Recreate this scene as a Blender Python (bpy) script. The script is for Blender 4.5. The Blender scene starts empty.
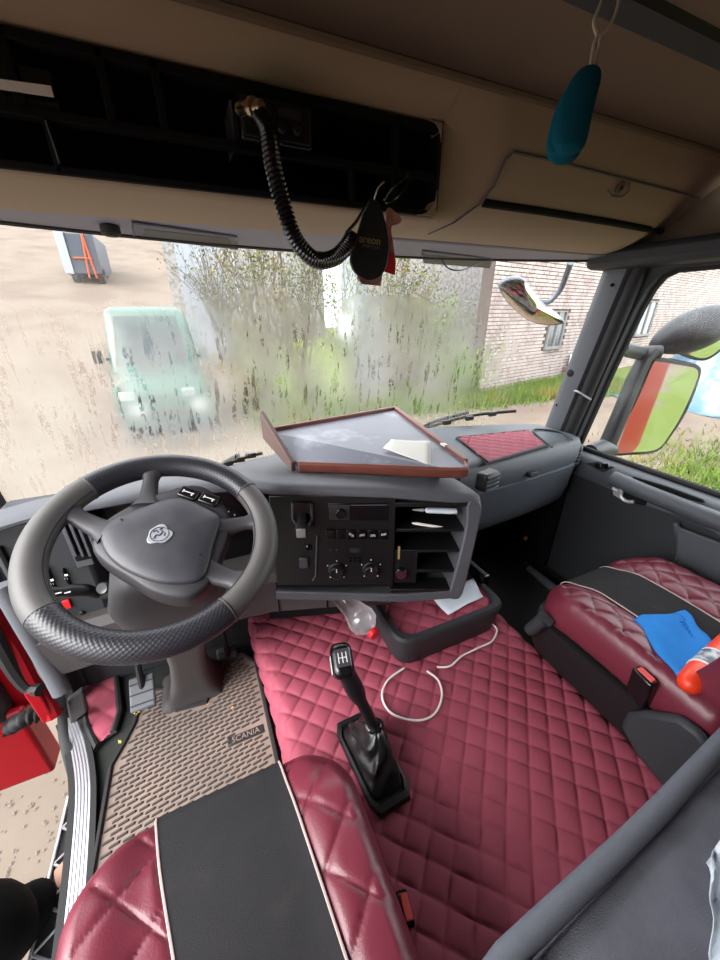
import bpy, bmesh, math, random
import numpy as np
from mathutils import Vector, Matrix
random.seed(7); rng = np.random.default_rng(7)
S = bpy.context.scene
COL = S.collection
# ------------------------------------------------------------------ camera
CAM = np.array([0.0, 0.0, 1.22]); PIT = math.radians(25.3); YAW = math.radians(24.0); FPX = 360.0
cam_d = bpy.data.cameras.new('camera'); cam = bpy.data.objects.new('camera', cam_d); COL.objects.link(cam)
cam.location = CAM; cam.rotation_euler = (math.pi / 2 - PIT, 0, -YAW)
cam_d.sensor_fit = 'VERTICAL'; cam_d.sensor_height = 24.0; cam_d.lens = 24.0 * FPX / 960.0
cam_d.clip_start = 0.01; cam_d.clip_end = 300
S.camera = cam
# ------------------------------------------------------------------ world, sun, exposure
W = bpy.data.worlds.new('overcast_sky'); S.world = W; W.use_nodes = True
nt = W.node_tree
bg = nt.nodes['Background']
bg.inputs['Color'].default_value = (0.93, 0.97, 1.0, 1); bg.inputs['Strength'].default_value = 1.9
sun_d = bpy.data.lights.new('sun', 'SUN'); sun_d.energy = 3.3; sun_d.angle = math.radians(50); sun_d.color = (1, .98, .96)
sun = bpy.data.objects.new('sun', sun_d); COL.objects.link(sun); sun.rotation_euler = (math.radians(50), 0, math.radians(-78)); sun.location = (-6, -3, 8)
S.view_settings.view_transform = 'Standard'; S.view_settings.look = 'None'; S.view_settings.gamma = 1.0
S.view_settings.use_curve_mapping = False; S.view_settings.exposure = 1.4
S.cycles.use_denoising = True
S.cycles.max_bounces = 14; S.cycles.diffuse_bounces = 8; S.cycles.glossy_bounces = 6; S.cycles.transmission_bounces = 8; S.cycles.transparent_max_bounces = 24
S.cycles.sample_clamp_indirect = 12
# ------------------------------------------------------------------ pixel helpers (a pixel gives a direction; a plane gives the distance)
FW = np.array([math.sin(YAW) * math.cos(PIT), math.cos(YAW) * math.cos(PIT), -math.sin(PIT)])
RT = np.array([math.cos(YAW), -math.sin(YAW), 0.0]); UP = np.cross(RT, FW)
def ray(u, v): return FW + RT * (u - 360) / FPX + UP * (480 - v) / FPX
def P(u, v, x=None, y=None, z=None, d=None):
    r = ray(u, v)
    t = (x - CAM[0]) / r[0] if x is not None else (y - CAM[1]) / r[1] if y is not None else (z - CAM[2]) / r[2] if z is not None else d
    return CAM + r * t
def PL(u, v, p0, n):
    r = ray(u, v); n = np.array(n, float)
    return CAM + r * (np.dot(np.array(p0) - CAM, n) / np.dot(r, n))
# ------------------------------------------------------------------ materials
def lin(c):
    return tuple(((x / 255) / 12.92 if x / 255 <= .04045 else ((x / 255 + .055) / 1.055) ** 2.4) for x in c)
MATS = {}
def mat(name, rgb, rough=.6, metal=0., var=.12, vscale=30., bump=0., bscale=200., spec=.5, coat=0., rgb2=None, v2scale=6., v2lo=.45, v2hi=.62, alpha=None):
    if name in MATS: return MATS[name]
    m = bpy.data.materials.new(name); m.use_nodes = True; t = m.node_tree; b = t.nodes['Principled BSDF']
    b.inputs['Roughness'].default_value = rough; b.inputs['Metallic'].default_value = metal
    b.inputs['Specular IOR Level'].default_value = spec; b.inputs['Coat Weight'].default_value = coat
    c = lin(rgb)
    geo = t.nodes.new('ShaderNodeNewGeometry')
    n1 = t.nodes.new('ShaderNodeTexNoise'); n1.inputs['Scale'].default_value = vscale; n1.inputs['Detail'].default_value = 5
    t.links.new(geo.outputs['Position'], n1.inputs['Vector'])
    mx = t.nodes.new('ShaderNodeMix'); mx.data_type = 'RGBA'
    mx.inputs[6].default_value = tuple(x * (1 - var) for x in c) + (1,); mx.inputs[7].default_value = tuple(min(1, x * (1 + var)) for x in c) + (1,)
    t.links.new(n1.outputs['Fac'], mx.inputs[0]); out = mx.outputs[2]
    if rgb2 is not None:
        n2 = t.nodes.new('ShaderNodeTexNoise'); n2.inputs['Scale'].default_value = v2scale; n2.inputs['Detail'].default_value = 6
        t.links.new(geo.outputs['Position'], n2.inputs['Vector'])
        mr = t.nodes.new('ShaderNodeMapRange'); mr.inputs[1].default_value = v2lo; mr.inputs[2].default_value = v2hi
        t.links.new(n2.outputs['Fac'], mr.inputs[0])
        m2 = t.nodes.new('ShaderNodeMix'); m2.data_type = 'RGBA'; m2.inputs[7].default_value = lin(rgb2) + (1,)
        t.links.new(mr.outputs[0], m2.inputs[0]); t.links.new(out, m2.inputs[6]); out = m2.outputs[2]
    t.links.new(out, b.inputs['Base Color'])
    if bump > 0:
        n3 = t.nodes.new('ShaderNodeTexNoise'); n3.inputs['Scale'].default_value = bscale; n3.inputs['Detail'].default_value = 3
        t.links.new(geo.outputs['Position'], n3.inputs['Vector'])
        bp = t.nodes.new('ShaderNodeBump'); bp.inputs['Strength'].default_value = bump; bp.inputs['Distance'].default_value = .002
        t.links.new(n3.outputs['Fac'], bp.inputs['Height']); t.links.new(bp.outputs[0], b.inputs['Normal'])
    MATS[name] = m; return m
M = {}
M['quilt'] = mat('burgundy_quilt', (148, 68, 84), .68, var=.10, spec=.3, bump=.25, bscale=500, vscale=9)
M['leather'] = mat('burgundy_leather', (104, 38, 52), .36, var=.08, bump=.2, bscale=420, vscale=12)
M['stripe'] = mat('black_seat_fabric', (40, 39, 41), .92, var=.15, bump=.5, bscale=700, spec=.2, rgb2=(52, 48, 46), v2scale=14, v2lo=.62, v2hi=.75)
M['piping'] = mat('pale_piping', (170, 150, 146), .6)
M['dash'] = mat('dash_grey_plastic', (78, 79, 85), .5, var=.06, bump=.3, bscale=900, vscale=15)
M['dash2'] = mat('dash_lower_plastic', (64, 60, 60), .6, var=.06, bump=.3, bscale=900)
M['slate'] = mat('slate_plastic', (70, 77, 84), .5, var=.06, bump=.3, bscale=900)
M['black'] = mat('black_plastic', (17, 17, 19), .45, var=.1)
M['blackmat'] = mat('matt_black', (16, 16, 17), .85, var=.1, spec=.2)
M['gloss'] = mat('gloss_black', (16, 16, 18), .2, var=.05)
M['rubber'] = mat('black_rubber', (26, 25, 27), .7, var=.15)
M['matbrown'] = mat('dusty_rubber_mat', (120, 105, 97), .85, var=.15, vscale=8, rgb2=(140, 119, 108), v2scale=5, v2lo=.45, v2hi=.7, bump=.3, bscale=300)
M['matrib'] = mat('dusty_rubber_rib', (66, 59, 56), .8, var=.2, vscale=14)
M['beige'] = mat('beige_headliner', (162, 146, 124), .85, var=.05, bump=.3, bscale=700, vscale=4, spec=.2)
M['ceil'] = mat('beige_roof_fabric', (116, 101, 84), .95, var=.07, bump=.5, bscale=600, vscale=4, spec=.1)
M['header'] = mat('grey_header_plastic', (128, 128, 142), .6, var=.05)
M['headdark'] = mat('header_slot_grey', (92, 92, 100), .6)
M['pillar'] = mat('pillar_grey', (84, 86, 92), .6, var=.05, bump=.25, bscale=900)
M['doorp'] = mat('door_panel_dark', (44, 46, 50), .6, var=.1, bump=.3, bscale=500)
M['doorg'] = mat('door_panel_grey', (76, 80, 86), .5, var=.06, bump=.3, bscale=900)
M['silver'] = mat('silver_plastic', (190, 190, 192), .35, metal=.4)
M['chrome'] = mat('polished_metal', (205, 200, 190), .22, metal=1.)
M['alu'] = mat('brushed_aluminium', (212, 212, 218), .35, metal=.75, var=.1, vscale=60)
M['brass'] = mat('nickel_connector', (200, 180, 150), .25, metal=1.)
M['rim_l'] = mat('taupe_leather', (76, 73, 72), .5, var=.07, bump=.25, bscale=600)
M['rim_b'] = mat('black_perforated_leather', (38, 38, 44), .38, var=.1)
M['spoke'] = mat('spoke_plastic', (50, 48, 52), .5, var=.05, bump=.2, bscale=900)
M['hub'] = mat('hub_plastic', (54, 53, 60), .42, var=.06, bump=.2, bscale=900, rgb2=(64, 64, 68), v2scale=12)
M['emblem'] = mat('emblem_silver', (196, 200, 212), .35, metal=.5)
M['white'] = mat('white_print', (225, 225, 225), .6)
M['paper'] = mat('white_paper', (228, 226, 220), .8, var=.03)
M['bluepap'] = mat('pale_blue_paper', (206, 214, 224), .7, var=.04)
M['traytop'] = mat('grey_laminate', (112, 114, 126), .38, var=.1, vscale=14, rgb2=(150, 154, 166), v2scale=9, v2lo=.55, v2hi=.72)
M['wood'] = mat('red_brown_wood', (112, 62, 52), .4, var=.2, vscale=22)
M['woodend'] = mat('wood_end_dark', (98, 76, 72), .5, var=.15, vscale=22)
M['red'] = mat('red_paint', (150, 10, 24), .45, var=.05, coat=.1, spec=.25)
M['redcap'] = mat('red_cap', (215, 28, 34), .4)
M['redbtn'] = mat('red_button', (205, 70, 66), .45)
M['cloth'] = mat('blue_microfibre', (50, 128, 205), .95, var=.08, vscale=60, bump=.6, bscale=800, spec=.1)
M['orange'] = mat('orange_red_pack', (232, 62, 30), .4)
M['packlabel'] = mat('pack_label', (86, 90, 104), .5, rgb2=(200, 205, 210), v2scale=50)
M['bunk'] = mat('grey_plush', (108, 108, 117), .95, var=.15, vscale=18, bump=.8, bscale=500, spec=.1, rgb2=(92, 92, 100), v2scale=7)
M['bunkroll'] = mat('grey_woven', (104, 107, 115), .95, var=.1, bump=.6, bscale=900, spec=.1)
M['teal'] = mat('teal_plush', (20, 92, 112), .95, var=.2, bump=.6, bscale=500, spec=.1)
M['cord'] = mat('white_cord', (205, 195, 185), .8)
M['cable'] = mat('white_cable', (228, 222, 220), .45)
M['boot'] = mat('black_boot_leather', (26, 26, 27), .3, var=.15, bump=.5, bscale=90)
M['sand'] = mat('sandy_ground', (104, 94, 84), .95, var=.12, vscale=3, rgb2=(94, 82, 74), v2scale=.6, bump=.6, bscale=14, spec=.1)
M['grass'] = mat('grass_blade', (78, 98, 36), .8, var=.35, vscale=1.3, spec=.2, rgb2=(106, 98, 48), v2scale=.7, v2lo=.5, v2hi=.7)
M['leaf'] = mat('shrub_leaf', (74, 84, 40), .8, var=.3, vscale=2, spec=.2, rgb2=(116, 100, 54), v2scale=1.2, v2lo=.48, v2hi=.62)
M['leafg'] = mat('fresh_leaf', (86, 112, 42), .8, var=.3, vscale=2, spec=.2)
M['bark'] = mat('shrub_bark', (72, 58, 46), .9, var=.25, vscale=9)
M['brick'] = mat('white_brick', (168, 156, 150), .9, var=.1, vscale=2.2, rgb2=(148, 132, 126), v2scale=3)
M['mortar'] = mat('brick_mortar', (70, 60, 56), .95)
M['stucco'] = mat('grey_stucco', (146, 143, 140), .95, var=.2, vscale=6, rgb2=(116, 112, 110), v2scale=9)
M['wframe'] = mat('window_frame', (112, 112, 110), .6)
M['wpane'] = mat('dark_pane', (72, 78, 80), .15)
M['board'] = mat('tan_board', (108, 86, 60), .8)
M['fence'] = mat('white_fence_metal', (138, 142, 150), .6, var=.08)
M['tealcar'] = mat('teal_car_paint', (30, 74, 64), .35, var=.05, coat=.4)
M['carglass'] = mat('dark_car_glass', (34, 44, 48), .1)
M['lorry'] = mat('lorry_grey', (56, 62, 72), .6, var=.1)
M['orangestrap'] = mat('orange_strap', (170, 68, 22), .6)
M['tarp'] = mat('blue_tarp', (56, 90, 110), .35, var=.15, vscale=2.5, rgb2=(108, 126, 136), v2scale=2.5)
M['mirror'] = mat('mirror_silver', (225, 228, 228), .03, metal=1., var=0.)
M['mirror2'] = mat('tinted_convex_mirror', (225, 212, 190), .06, metal=1., var=0.)
M['mhouse'] = mat('mirror_housing', (30, 33, 37), .5, var=.08)
M['mhouse2'] = mat('mirror_housing_grey', (74, 82, 92), .4, var=.06)
M['jacket'] = mat('black_jacket', (20, 20, 20), .9, var=.2, spec=.2, bump=.5, bscale=60)
M['skin'] = mat('skin', (196, 150, 128), .55)
M['hair'] = mat('dark_hair', (40, 32, 28), .7)
M['freshred'] = mat('pink_red_foil', (186, 138, 118), .4, rgb2=(170, 84, 74), v2scale=40)
M['freshblk'] = mat('black_card', (20, 20, 21), .45)
M['gold'] = mat('dull_gold_print', (168, 140, 96), .5)
M['pinkbag'] = mat('brown_foil_bag', (124, 84, 78), .4, rgb2=(180, 140, 130), v2scale=60)
M['amber'] = mat('amber_indicator', (240, 150, 60), .4)
M['dryleaf'] = mat('dry_leaf', (198, 160, 70), .8)
M['green_rug'] = mat('passenger_floor_carpet', (34, 36, 34), .95, var=.2)

def fog_material():
    m = bpy.data.materials.new('misted_glass'); m.use_nodes = True; t = m.node_tree
    for n in list(t.nodes): t.nodes.remove(n)
    N = t.nodes.new; L = t.links.new
    out = N('ShaderNodeOutputMaterial')
    geo = N('ShaderNodeNewGeometry'); sep = N('ShaderNodeSeparateXYZ'); L(geo.outputs['Position'], sep.inputs[0])
    def math_(op, a, b=None):
        n = N('ShaderNodeMath'); n.operation = op
        for i, q in enumerate((a, b)):
            if q is None: continue
            if isinstance(q, (int, float)): n.inputs[i].default_value = q
            else: L(q, n.inputs[i])
        return n.outputs[0]
    def rng_(v, a, b, lo=0., hi=1.):
        n = N('ShaderNodeMapRange'); n.interpolation_type = 'SMOOTHSTEP'
        L(v, n.inputs[0]); n.inputs[1].default_value = a; n.inputs[2].default_value = b; n.inputs[3].default_value = lo; n.inputs[4].default_value = hi
        return n.outputs[0]
    def noise(scale, sx=1, sy=1, sz=1, det=4):
        mp = N('ShaderNodeMapping'); mp.inputs['Scale'].default_value = (sx, sy, sz); L(geo.outputs['Position'], mp.inputs['Vector'])
        n = N('ShaderNodeTexNoise'); n.inputs['Scale'].default_value = scale; n.inputs['Detail'].default_value = det
        L(mp.outputs[0], n.inputs['Vector']); return n.outputs['Fac']
    big = noise(3.2, det=3)
    zz = math_('ADD', sep.outputs['Z'], math_('MULTIPLY', math_('SUBTRACT', big, .5), .22))
    top = rng_(zz, 1.42, 1.02)                       # clear band under the header
    right = rng_(math_('ADD', sep.outputs['X'], math_('MULTIPLY', math_('SUBTRACT', big, .5), .4)), 1.42, .98)
    low = rng_(zz, .72, 1.0, .8, 1.)
    patch = rng_(noise(5.0, det=5), .36, .62, .68, 1.)
    fog = math_('MULTIPLY', math_('MULTIPLY', top, right), math_('MULTIPLY', low, patch))
    streak = rng_(noise(1.0, 60, 60, 1.6, 3), .54, .64)
    beads = rng_(noise(110, 1, 1, .55, 2), .40, .56)
    drip = math_('MULTIPLY', math_('MULTIPLY', streak, beads), rng_(zz, 1.28, 1.1))
    trail = math_('MULTIPLY', rng_(noise(1.0, 34, 34, .45, 2), .60, .66), math_('MULTIPLY', rng_(noise(40, 1, 1, .3, 2), .35, .55), rng_(zz, 1.24, 1.12)))
    drip = math_('MAXIMUM', drip, math_('MULTIPLY', trail, .8))
    fog = math_('MULTIPLY', fog, math_('SUBTRACT', 1., math_('MULTIPLY', drip, .85)))
    fog = math_('MAXIMUM', fog, .03)
    tr = N('ShaderNodeBsdfTransparent')
    rf = N('ShaderNodeBsdfRefraction'); rf.inputs['Roughness'].default_value = .36; rf.inputs['IOR'].default_value = 1.12; rf.inputs['Color'].default_value = (1, 1, 1, 1)
    tl = N('ShaderNodeBsdfTranslucent'); tl.inputs['Color'].default_value = (.40, .385, .35, 1)
    mx = N('ShaderNodeMixShader'); mx.inputs[0].default_value = .38; L(rf.outputs[0], mx.inputs[1]); L(tl.outputs[0], mx.inputs[2])
    m1 = N('ShaderNodeMixShader'); L(math_('MULTIPLY', fog, .87), m1.inputs[0]); L(tr.outputs[0], m1.inputs[1]); L(mx.outputs[0], m1.inputs[2])
    gl = N('ShaderNodeBsdfGlossy'); gl.inputs['Roughness'].default_value = .04
    m2 = N('ShaderNodeMixShader'); m2.inputs[0].default_value = .03; L(m1.outputs[0], m2.inputs[1]); L(gl.outputs[0], m2.inputs[2])
    L(m2.outputs[0], out.inputs[0])
    return m
M['fogglass'] = fog_material()
def glass_material(name, gloss=.04, col=(1, 1, 1), mist=.0):
    m = bpy.data.materials.new(name); m.use_nodes = True; t = m.node_tree
    for n in list(t.nodes): t.nodes.remove(n)
    N = t.nodes.new; L = t.links.new
    out = N('ShaderNodeOutputMaterial'); tr = N('ShaderNodeBsdfTransparent'); tr.inputs[0].default_value = col + (1,)
    gl = N('ShaderNodeBsdfGlossy'); gl.inputs['Roughness'].default_value = .03
    s = tr.outputs[0]
    if mist > 0:
        geo = N('ShaderNodeNewGeometry'); n = N('ShaderNodeTexNoise'); n.inputs['Scale'].default_value = 9; n.inputs['Detail'].default_value = 3
        L(geo.outputs['Position'], n.inputs['Vector'])
        mr = N('ShaderNodeMapRange'); mr.inputs[1].default_value = .42 if mist < 1 else .25; mr.inputs[2].default_value = .75; mr.inputs[4].default_value = mist; L(n.outputs['Fac'], mr.inputs[0])
        tl = N('ShaderNodeBsdfTranslucent'); tl.inputs[0].default_value = (.85, .87, .9, 1)
        mm = N('ShaderNodeMixShader'); L(mr.outputs[0], mm.inputs[0]); L(s, mm.inputs[1]); L(tl.outputs[0], mm.inputs[2]); s = mm.outputs[0]
    mx = N('ShaderNodeMixShader'); mx.inputs[0].default_value = gloss; L(s, mx.inputs[1]); L(gl.outputs[0], mx.inputs[2]); L(mx.outputs[0], out.inputs[0])
    return m
M['sideglass'] = glass_material('side_glass', .014, mist=.06)
M['pet'] = glass_material('clear_bottle_plastic', .10, (.80, .74, .68), mist=1.5)
M['film'] = glass_material('white_plastic_film', .1, (.95, .95, .97), mist=1.)
# ------------------------------------------------------------------ mesh collector
class MB:
    def __init__(s): s.v = []; s.f = []; s.m = []
    def add(s, v, f, mi=0):
        o = len(s.v); s.v += [tuple(map(float, p)) for p in v]
        s.f += [tuple(i + o for i in q) for q in f]; s.m += [mi] * len(f); return s
    def box(s, x0, x1, y0, y1, z0, z1, T=None, mi=0):
        v = [(x, y, z) for z in (z0, z1) for y in (y0, y1) for x in (x0, x1)]
        if T is not None: v = [tuple(T @ Vector(p)) for p in v]
        return s.add(v, [(0, 2, 3, 1), (4, 5, 7, 6), (0, 1, 5, 4), (2, 6, 7, 3), (0, 4, 6, 2), (1, 3, 7, 5)], mi)
    def prism(s, poly, vec, mi=0):
        n = len(poly); vec = np.array(vec); a = [np.array(p, float) for p in poly]
        v = a + [p + vec for p in a]
        f = [tuple(range(n))[::-1], tuple(range(n, 2 * n))] + [(i, (i + 1) % n, n + (i + 1) % n, n + i) for i in range(n)]
        return s.add(v, f, mi)
    def loft(s, rings, closed=True, cap=True, mi=0):
        n = len(rings[0]); v = [p for r in rings for p in r]; f = []
        for k in range(len(rings) - 1):
            for i in range(n if closed else n - 1):
                j = (i + 1) % n; f.append((k * n + i, k * n + j, (k + 1) * n + j, (k + 1) * n + i))
        if cap and closed:
            f.append(tuple(range(n))[::-1]); f.append(tuple((len(rings) - 1) * n + i for i in range(n)))
        return s.add(v, f, mi)
    def tube(s, path, r, n=8, closed=False, mi=0, flat=1.0):
        path = [Vector(p) for p in path]; m = len(path); rs = r if isinstance(r, (list, tuple)) else [r] * m
        rings = []; prev = None
        for i, p in enumerate(path):
            a = path[(i + 1) % m] if (closed or i < m - 1) else p; b = path[(i - 1) % m] if (closed or i > 0) else p
            t = (a - b).normalized() if (a - b).length > 1e-9 else Vector((0, 0, 1))
            if prev is None:
                u = t.cross(Vector((0, 0, 1)));
                if u.length < .05: u = t.cross(Vector((0, 1, 0)))
            else: u = prev - t * prev.dot(t)
            u.normalize(); w = t.cross(u); prev = u
            rings.append([p + (u * math.cos(q) + w * math.sin(q) * flat) * rs[i] for q in [2 * math.pi * k / n for k in range(n)]])
        if closed:
            v = [p for rg in rings for p in rg]; f = [(k * n + i, k * n + (i + 1) % n, ((k + 1) % m) * n + (i + 1) % n, ((k + 1) % m) * n + i) for k in range(m) for i in range(n)]
            return s.add(v, f, mi)
        return s.loft(rings, True, True, mi)
    def lathe(s, prof, o, axis=(0, 0, 1), n=20, mi=0):
        a = Vector(axis).normalized(); u = a.cross(Vector((0, 1, 0)));
        if u.length < .05: u = a.cross(Vector((1, 0, 0)))
        u.normalize(); w = a.cross(u); o = Vector(o)
        rings = [[o + a * h + (u * math.cos(q) + w * math.sin(q)) * r for q in [2 * math.pi * k / n for k in range(n)]] for r, h in prof]
        return s.loft(rings, True, True, mi)
    def grid(s, fn, us, vs, mi=0):
        nu, nv = len(us), len(vs); v = [fn(a, b) for b in vs for a in us]
        f = [(j * nu + i, j * nu + i + 1, (j + 1) * nu + i + 1, (j + 1) * nu + i) for j in range(nv - 1) for i in range(nu - 1)]
        return s.add(v, f, mi)
    def xf(s, T):
        s.v = [tuple(T @ Vector(p)) for p in s.v]; return s
WL = {}   # world location of each object
def tag(o, label=None, cat=None, group=None, kind=None):
    if label: o['label'] = label
    if cat: o['category'] = cat
    if group: o['group'] = group
    if kind: o['kind'] = kind
    return o
def thing(name, loc, label, cat, group=None, kind=None):
    o = bpy.data.objects.new(name, None); COL.objects.link(o); o.empty_display_size = .05
    o.location = tuple(map(float, loc)); WL[o.name] = Vector(o.location)
    return tag(o, label, cat, group, kind)
def obj(name, mb, m, parent=None, smooth=40, bevel=0., seg=2, loc=None, solid=0., fix=True, label=None, kind=None):
    """links mb (world coordinates) as ONE mesh; its origin goes to the parent's origin, or to loc"""
    mats = m if isinstance(m, (list, tuple)) else [m]
    base = WL[parent.name] if parent is not None else Vector(loc if loc is not None else (0, 0, 0))
    me = bpy.data.meshes.new(name)
    V = (np.array(mb.v, float) - np.array(base)); me.from_pydata(V.tolist(), [], mb.f)
    for q in mats: me.materials.append(q)
    if len(mats) > 1: me.polygons.foreach_set('material_index', mb.m)
    if fix:
        b = bmesh.new(); b.from_mesh(me); bmesh.ops.recalc_face_normals(b, faces=b.faces); b.to_mesh(me); b.free()
    if smooth:
        me.polygons.foreach_set('use_smooth', [True] * len(me.polygons)); me.set_sharp_from_angle(angle=math.radians(smooth))
    me.update()
    o = bpy.data.objects.new(name, me); COL.objects.link(o)
    if parent is not None: o.parent = parent; WL[o.name] = base
    else: o.location = base; WL[o.name] = Vector(base)
    if solid:
        md = o.modifiers.new('thickness', 'SOLIDIFY'); md.thickness = solid; md.offset = 0
    if bevel:
        md = o.modifiers.new('bevel', 'BEVEL'); md.width = bevel; md.segments = seg; md.limit_method = 'ANGLE'; md.angle_limit = math.radians(35)
    if label: o['label'] = label
    if kind: o['kind'] = kind
    return o
def struct(name, mb, m, label, parent=None, **k):
    o = obj(name, mb, m, parent, **k); o['kind'] = 'structure'; o['label'] = label; return o
def copy_tree(o, parent=None):
    c = o.copy(); COL.objects.link(c); c.parent = parent
    for ch in list(o.children): copy_tree(ch, c)
    return c
def frame_T(o, x, y, z=None):
    """matrix with columns x, y, z (unit axes) at o"""
    x = Vector(x).normalized(); y = Vector(y); y = (y - x * y.dot(x)).normalized(); zz = x.cross(y)
    T = Matrix.Identity(4)
    for i in range(3): T[i][0] = x[i]; T[i][1] = y[i]; T[i][2] = zz[i]; T[i][3] = o[i]
    return T
def text_mesh(body, size, T, ext=.0006):
    cu = bpy.data.curves.new('lettering', 'FONT'); cu.body = body; cu.size = size; cu.extrude = ext; cu.align_x = 'CENTER'; cu.align_y = 'CENTER'; cu.resolution_u = 3
    t = bpy.data.objects.new('lettering', cu); COL.objects.link(t)
    dg = bpy.context.evaluated_depsgraph_get(); me = bpy.data.meshes.new_from_object(t.evaluated_get(dg))
    mb = MB(); mb.add([tuple(T @ v.co) for v in me.vertices], [tuple(p.vertices) for p in me.polygons])
    bpy.data.objects.remove(t); bpy.data.curves.remove(cu); bpy.data.meshes.remove(me)
    return mb
def smooth_path(pts, n=10, closed=False):
    pts = [np.array(p, float) for p in pts]; out = []; m = len(pts)
    for i in range(m if closed else m - 1):
        p0 = pts[(i - 1) % m] if (closed or i > 0) else pts[i]; p1 = pts[i]; p2 = pts[(i + 1) % m]; p3 = pts[(i + 2) % m] if (closed or i < m - 2) else p2
        for k in range(n):
            t = k / n; out.append(.5 * ((2 * p1) + (-p0 + p2) * t + (2 * p0 - 5 * p1 + 4 * p2 - p3) * t * t + (-p0 + 3 * p1 - 3 * p2 + p3) * t ** 3))
    if not closed: out.append(pts[-1])
    return out
def sstep(a, b, x):
    t = np.clip((x - a) / (b - a), 0, 1); return t * t * (3 - 2 * t)
def quilt(x, y, sp=.065, amp=.010, ang=45, ox=0, oy=0, seam=.25):
    c, s = math.cos(math.radians(ang)), math.sin(math.radians(ang)); x = x - ox; y = y - oy
    p = abs(math.sin(math.pi * (c * x + s * y) / sp)); q = abs(math.sin(math.pi * (-s * x + c * y) / sp))
    return amp * (p * q) ** .34 - amp * seam * (math.exp(-p * 11) + math.exp(-q * 11))
def rr_outline(a, b, rad, n):
    """n points round a rectangle of half sizes a, b; rad = radii of (+x+y, -x+y, -x-y, +x-y)"""
    rad = [max(.002, min(r, a * .999, b * .999)) for r in rad]
    segs = []; cs = [(a, b, 0), (-a, b, 90), (-a, -b, 180), (a, -b, 270)]; pts = []
    for (cx, cy, a0), r in zip(cs, rad):
        ox, oy = cx - math.copysign(r, cx), cy - math.copysign(r, cy)
        for k in range(9):
            q = math.radians(a0 + 90 * k / 8); pts.append((ox + r * math.cos(q), oy + r * math.sin(q)))
    # resample by fraction of each side so that rings of different inset line up
    out = []; per = n // 4
    for side in range(4):
        seg = pts[side * 9 + 4: side * 9 + 9] + [pts[(side * 9 + 9 + k) % 36] for k in range(5)]
        d = [0]
        for i in range(1, len(seg)): d.append(d[-1] + math.dist(seg[i], seg[i - 1]))
        for k in range(per):
            t = d[-1] * k / per
            i = next(j for j in range(1, len(d)) if d[j] >= t - 1e-12); w = (t - d[i - 1]) / max(1e-9, d[i] - d[i - 1])
            out.append((seg[i - 1][0] + (seg[i][0] - seg[i - 1][0]) * w, seg[i - 1][1] + (seg[i][1] - seg[i - 1][1]) * w))
    return out
def pad(cx, cy, a, b, rad, prof, top, step=.008, n=200, hf=None, mi=0):
    """cushion: prof = [(inset, z)] from the bottom up, then a flat top filled with concentric rings; hf(x, y, inset) adds height"""
    mb = MB(); rings = []
    def ring(ins, z):
        o = rr_outline(max(a - ins, .001), max(b - ins, .001), [r - ins for r in rad], n)
        return [(cx + x, cy + y, z + (hf(cx + x, cy + y, ins) if hf else 0)) for x, y in o]
    for ins, z in prof: rings.append(ring(ins, z))
    ins = prof[-1][0]; lim = min(a, b)
    while ins + step < lim: ins += step; rings.append(ring(ins, top))
    mb.loft(rings, True, True, mi); return mb
def rot_about(mb, p, axis, deg):
    T = Matrix.Translation(Vector(p)) @ Matrix.Rotation(math.radians(deg), 4, axis) @ Matrix.Translation(-Vector(p)); return mb.xf(T)
# ================================================================== STRUCTURE OF THE CAB
XL, XR = -.52, 1.50          # inner faces of the two sides
def wy(x, z):                # windscreen surface: y for x, z
    k = ((x - .49) / 1.02); return 1.41 - .23 * k * k - .10 * (z - .72) / .68
# floor
mb = MB(); mb.prism([(x, y, -.05) for x, y in ((-.44, -1.1), (XR + .06, -1.1), (XR + .06, 1.38), (-.62, 1.38), (-.595, 1.06), (-.55, .953), (-.512, .84), (-.49, .733), (-.47, .55), (-.457, .38), (-.447, .1))], (0, 0, .05))
struct('floor', mb, M['green_rug'], 'dark floor of the truck cab under mat and tunnel')
# back wall and left side behind the door opening
mb = MB(); mb.box(XL - .1, XR + .14, -1.16, -1.1, -.3, 1.66); struct('wall_back', mb, M['beige'], 'rear wall of the cab behind the bunk')
mb = MB(); mb.box(XL - .1, XL, -1.1, -.12, -.3, 1.66); mb.box(XL - .1, XL, -.12, 1.2, 1.42, 1.66); struct('wall_left', mb, [M['beige']], 'left cab side around the open driver door')
mb = MB(); mb.box(XR + .04, XR + .12, -3.2, -.12, -.3, 1.66); mb.box(XR + .04, XR + .12, -.12, 1.04, 1.375, 1.66); mb.box(XR + .04, XR + .12, -3.2, -.1, -.75, -.3)
struct('wall_right', mb, [M['red']], 'red right side of the cab behind the passenger door')
# ceiling
mb = MB(); mb.grid(lambda x, y: (x, y, 1.60 - .10 * max(0, (x - 1.32) / .2) ** 2 - .06 * max(0, (-.34 - x) / .2) ** 2), np.linspace(XL - .02, XR + .06, 24), np.linspace(-1.1, .735, 10))
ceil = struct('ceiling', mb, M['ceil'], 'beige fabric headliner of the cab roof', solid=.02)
# roof hatch frame in the headliner
h = thing('roof_hatch', (.6, .15, 1.598), 'roof hatch with dark surround in the beige headliner', 'roof hatch')
mb = MB(); o1 = rr_outline(.42, .37, [.06] * 4, 48); o2 = rr_outline(.37, .32, [.05] * 4, 48)
rings = [[(.6 + x, .15 + y, z) for x, y in o] for o, z in ((o1, 1.588), (rr_outline(.415, .365, [.06] * 4, 48), 1.578), (rr_outline(.378, .328, [.05] * 4, 48), 1.578), (o2, 1.588))]
mb.loft(rings, True, False); obj('surround', mb, M['rubber'], h)
mb = MB(); mb.add([(.6 + x, .15 + y, 1.585) for x, y in o2], [tuple(range(48))]); obj('hatch_panel', mb, M['ceil'], h, smooth=0)
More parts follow.
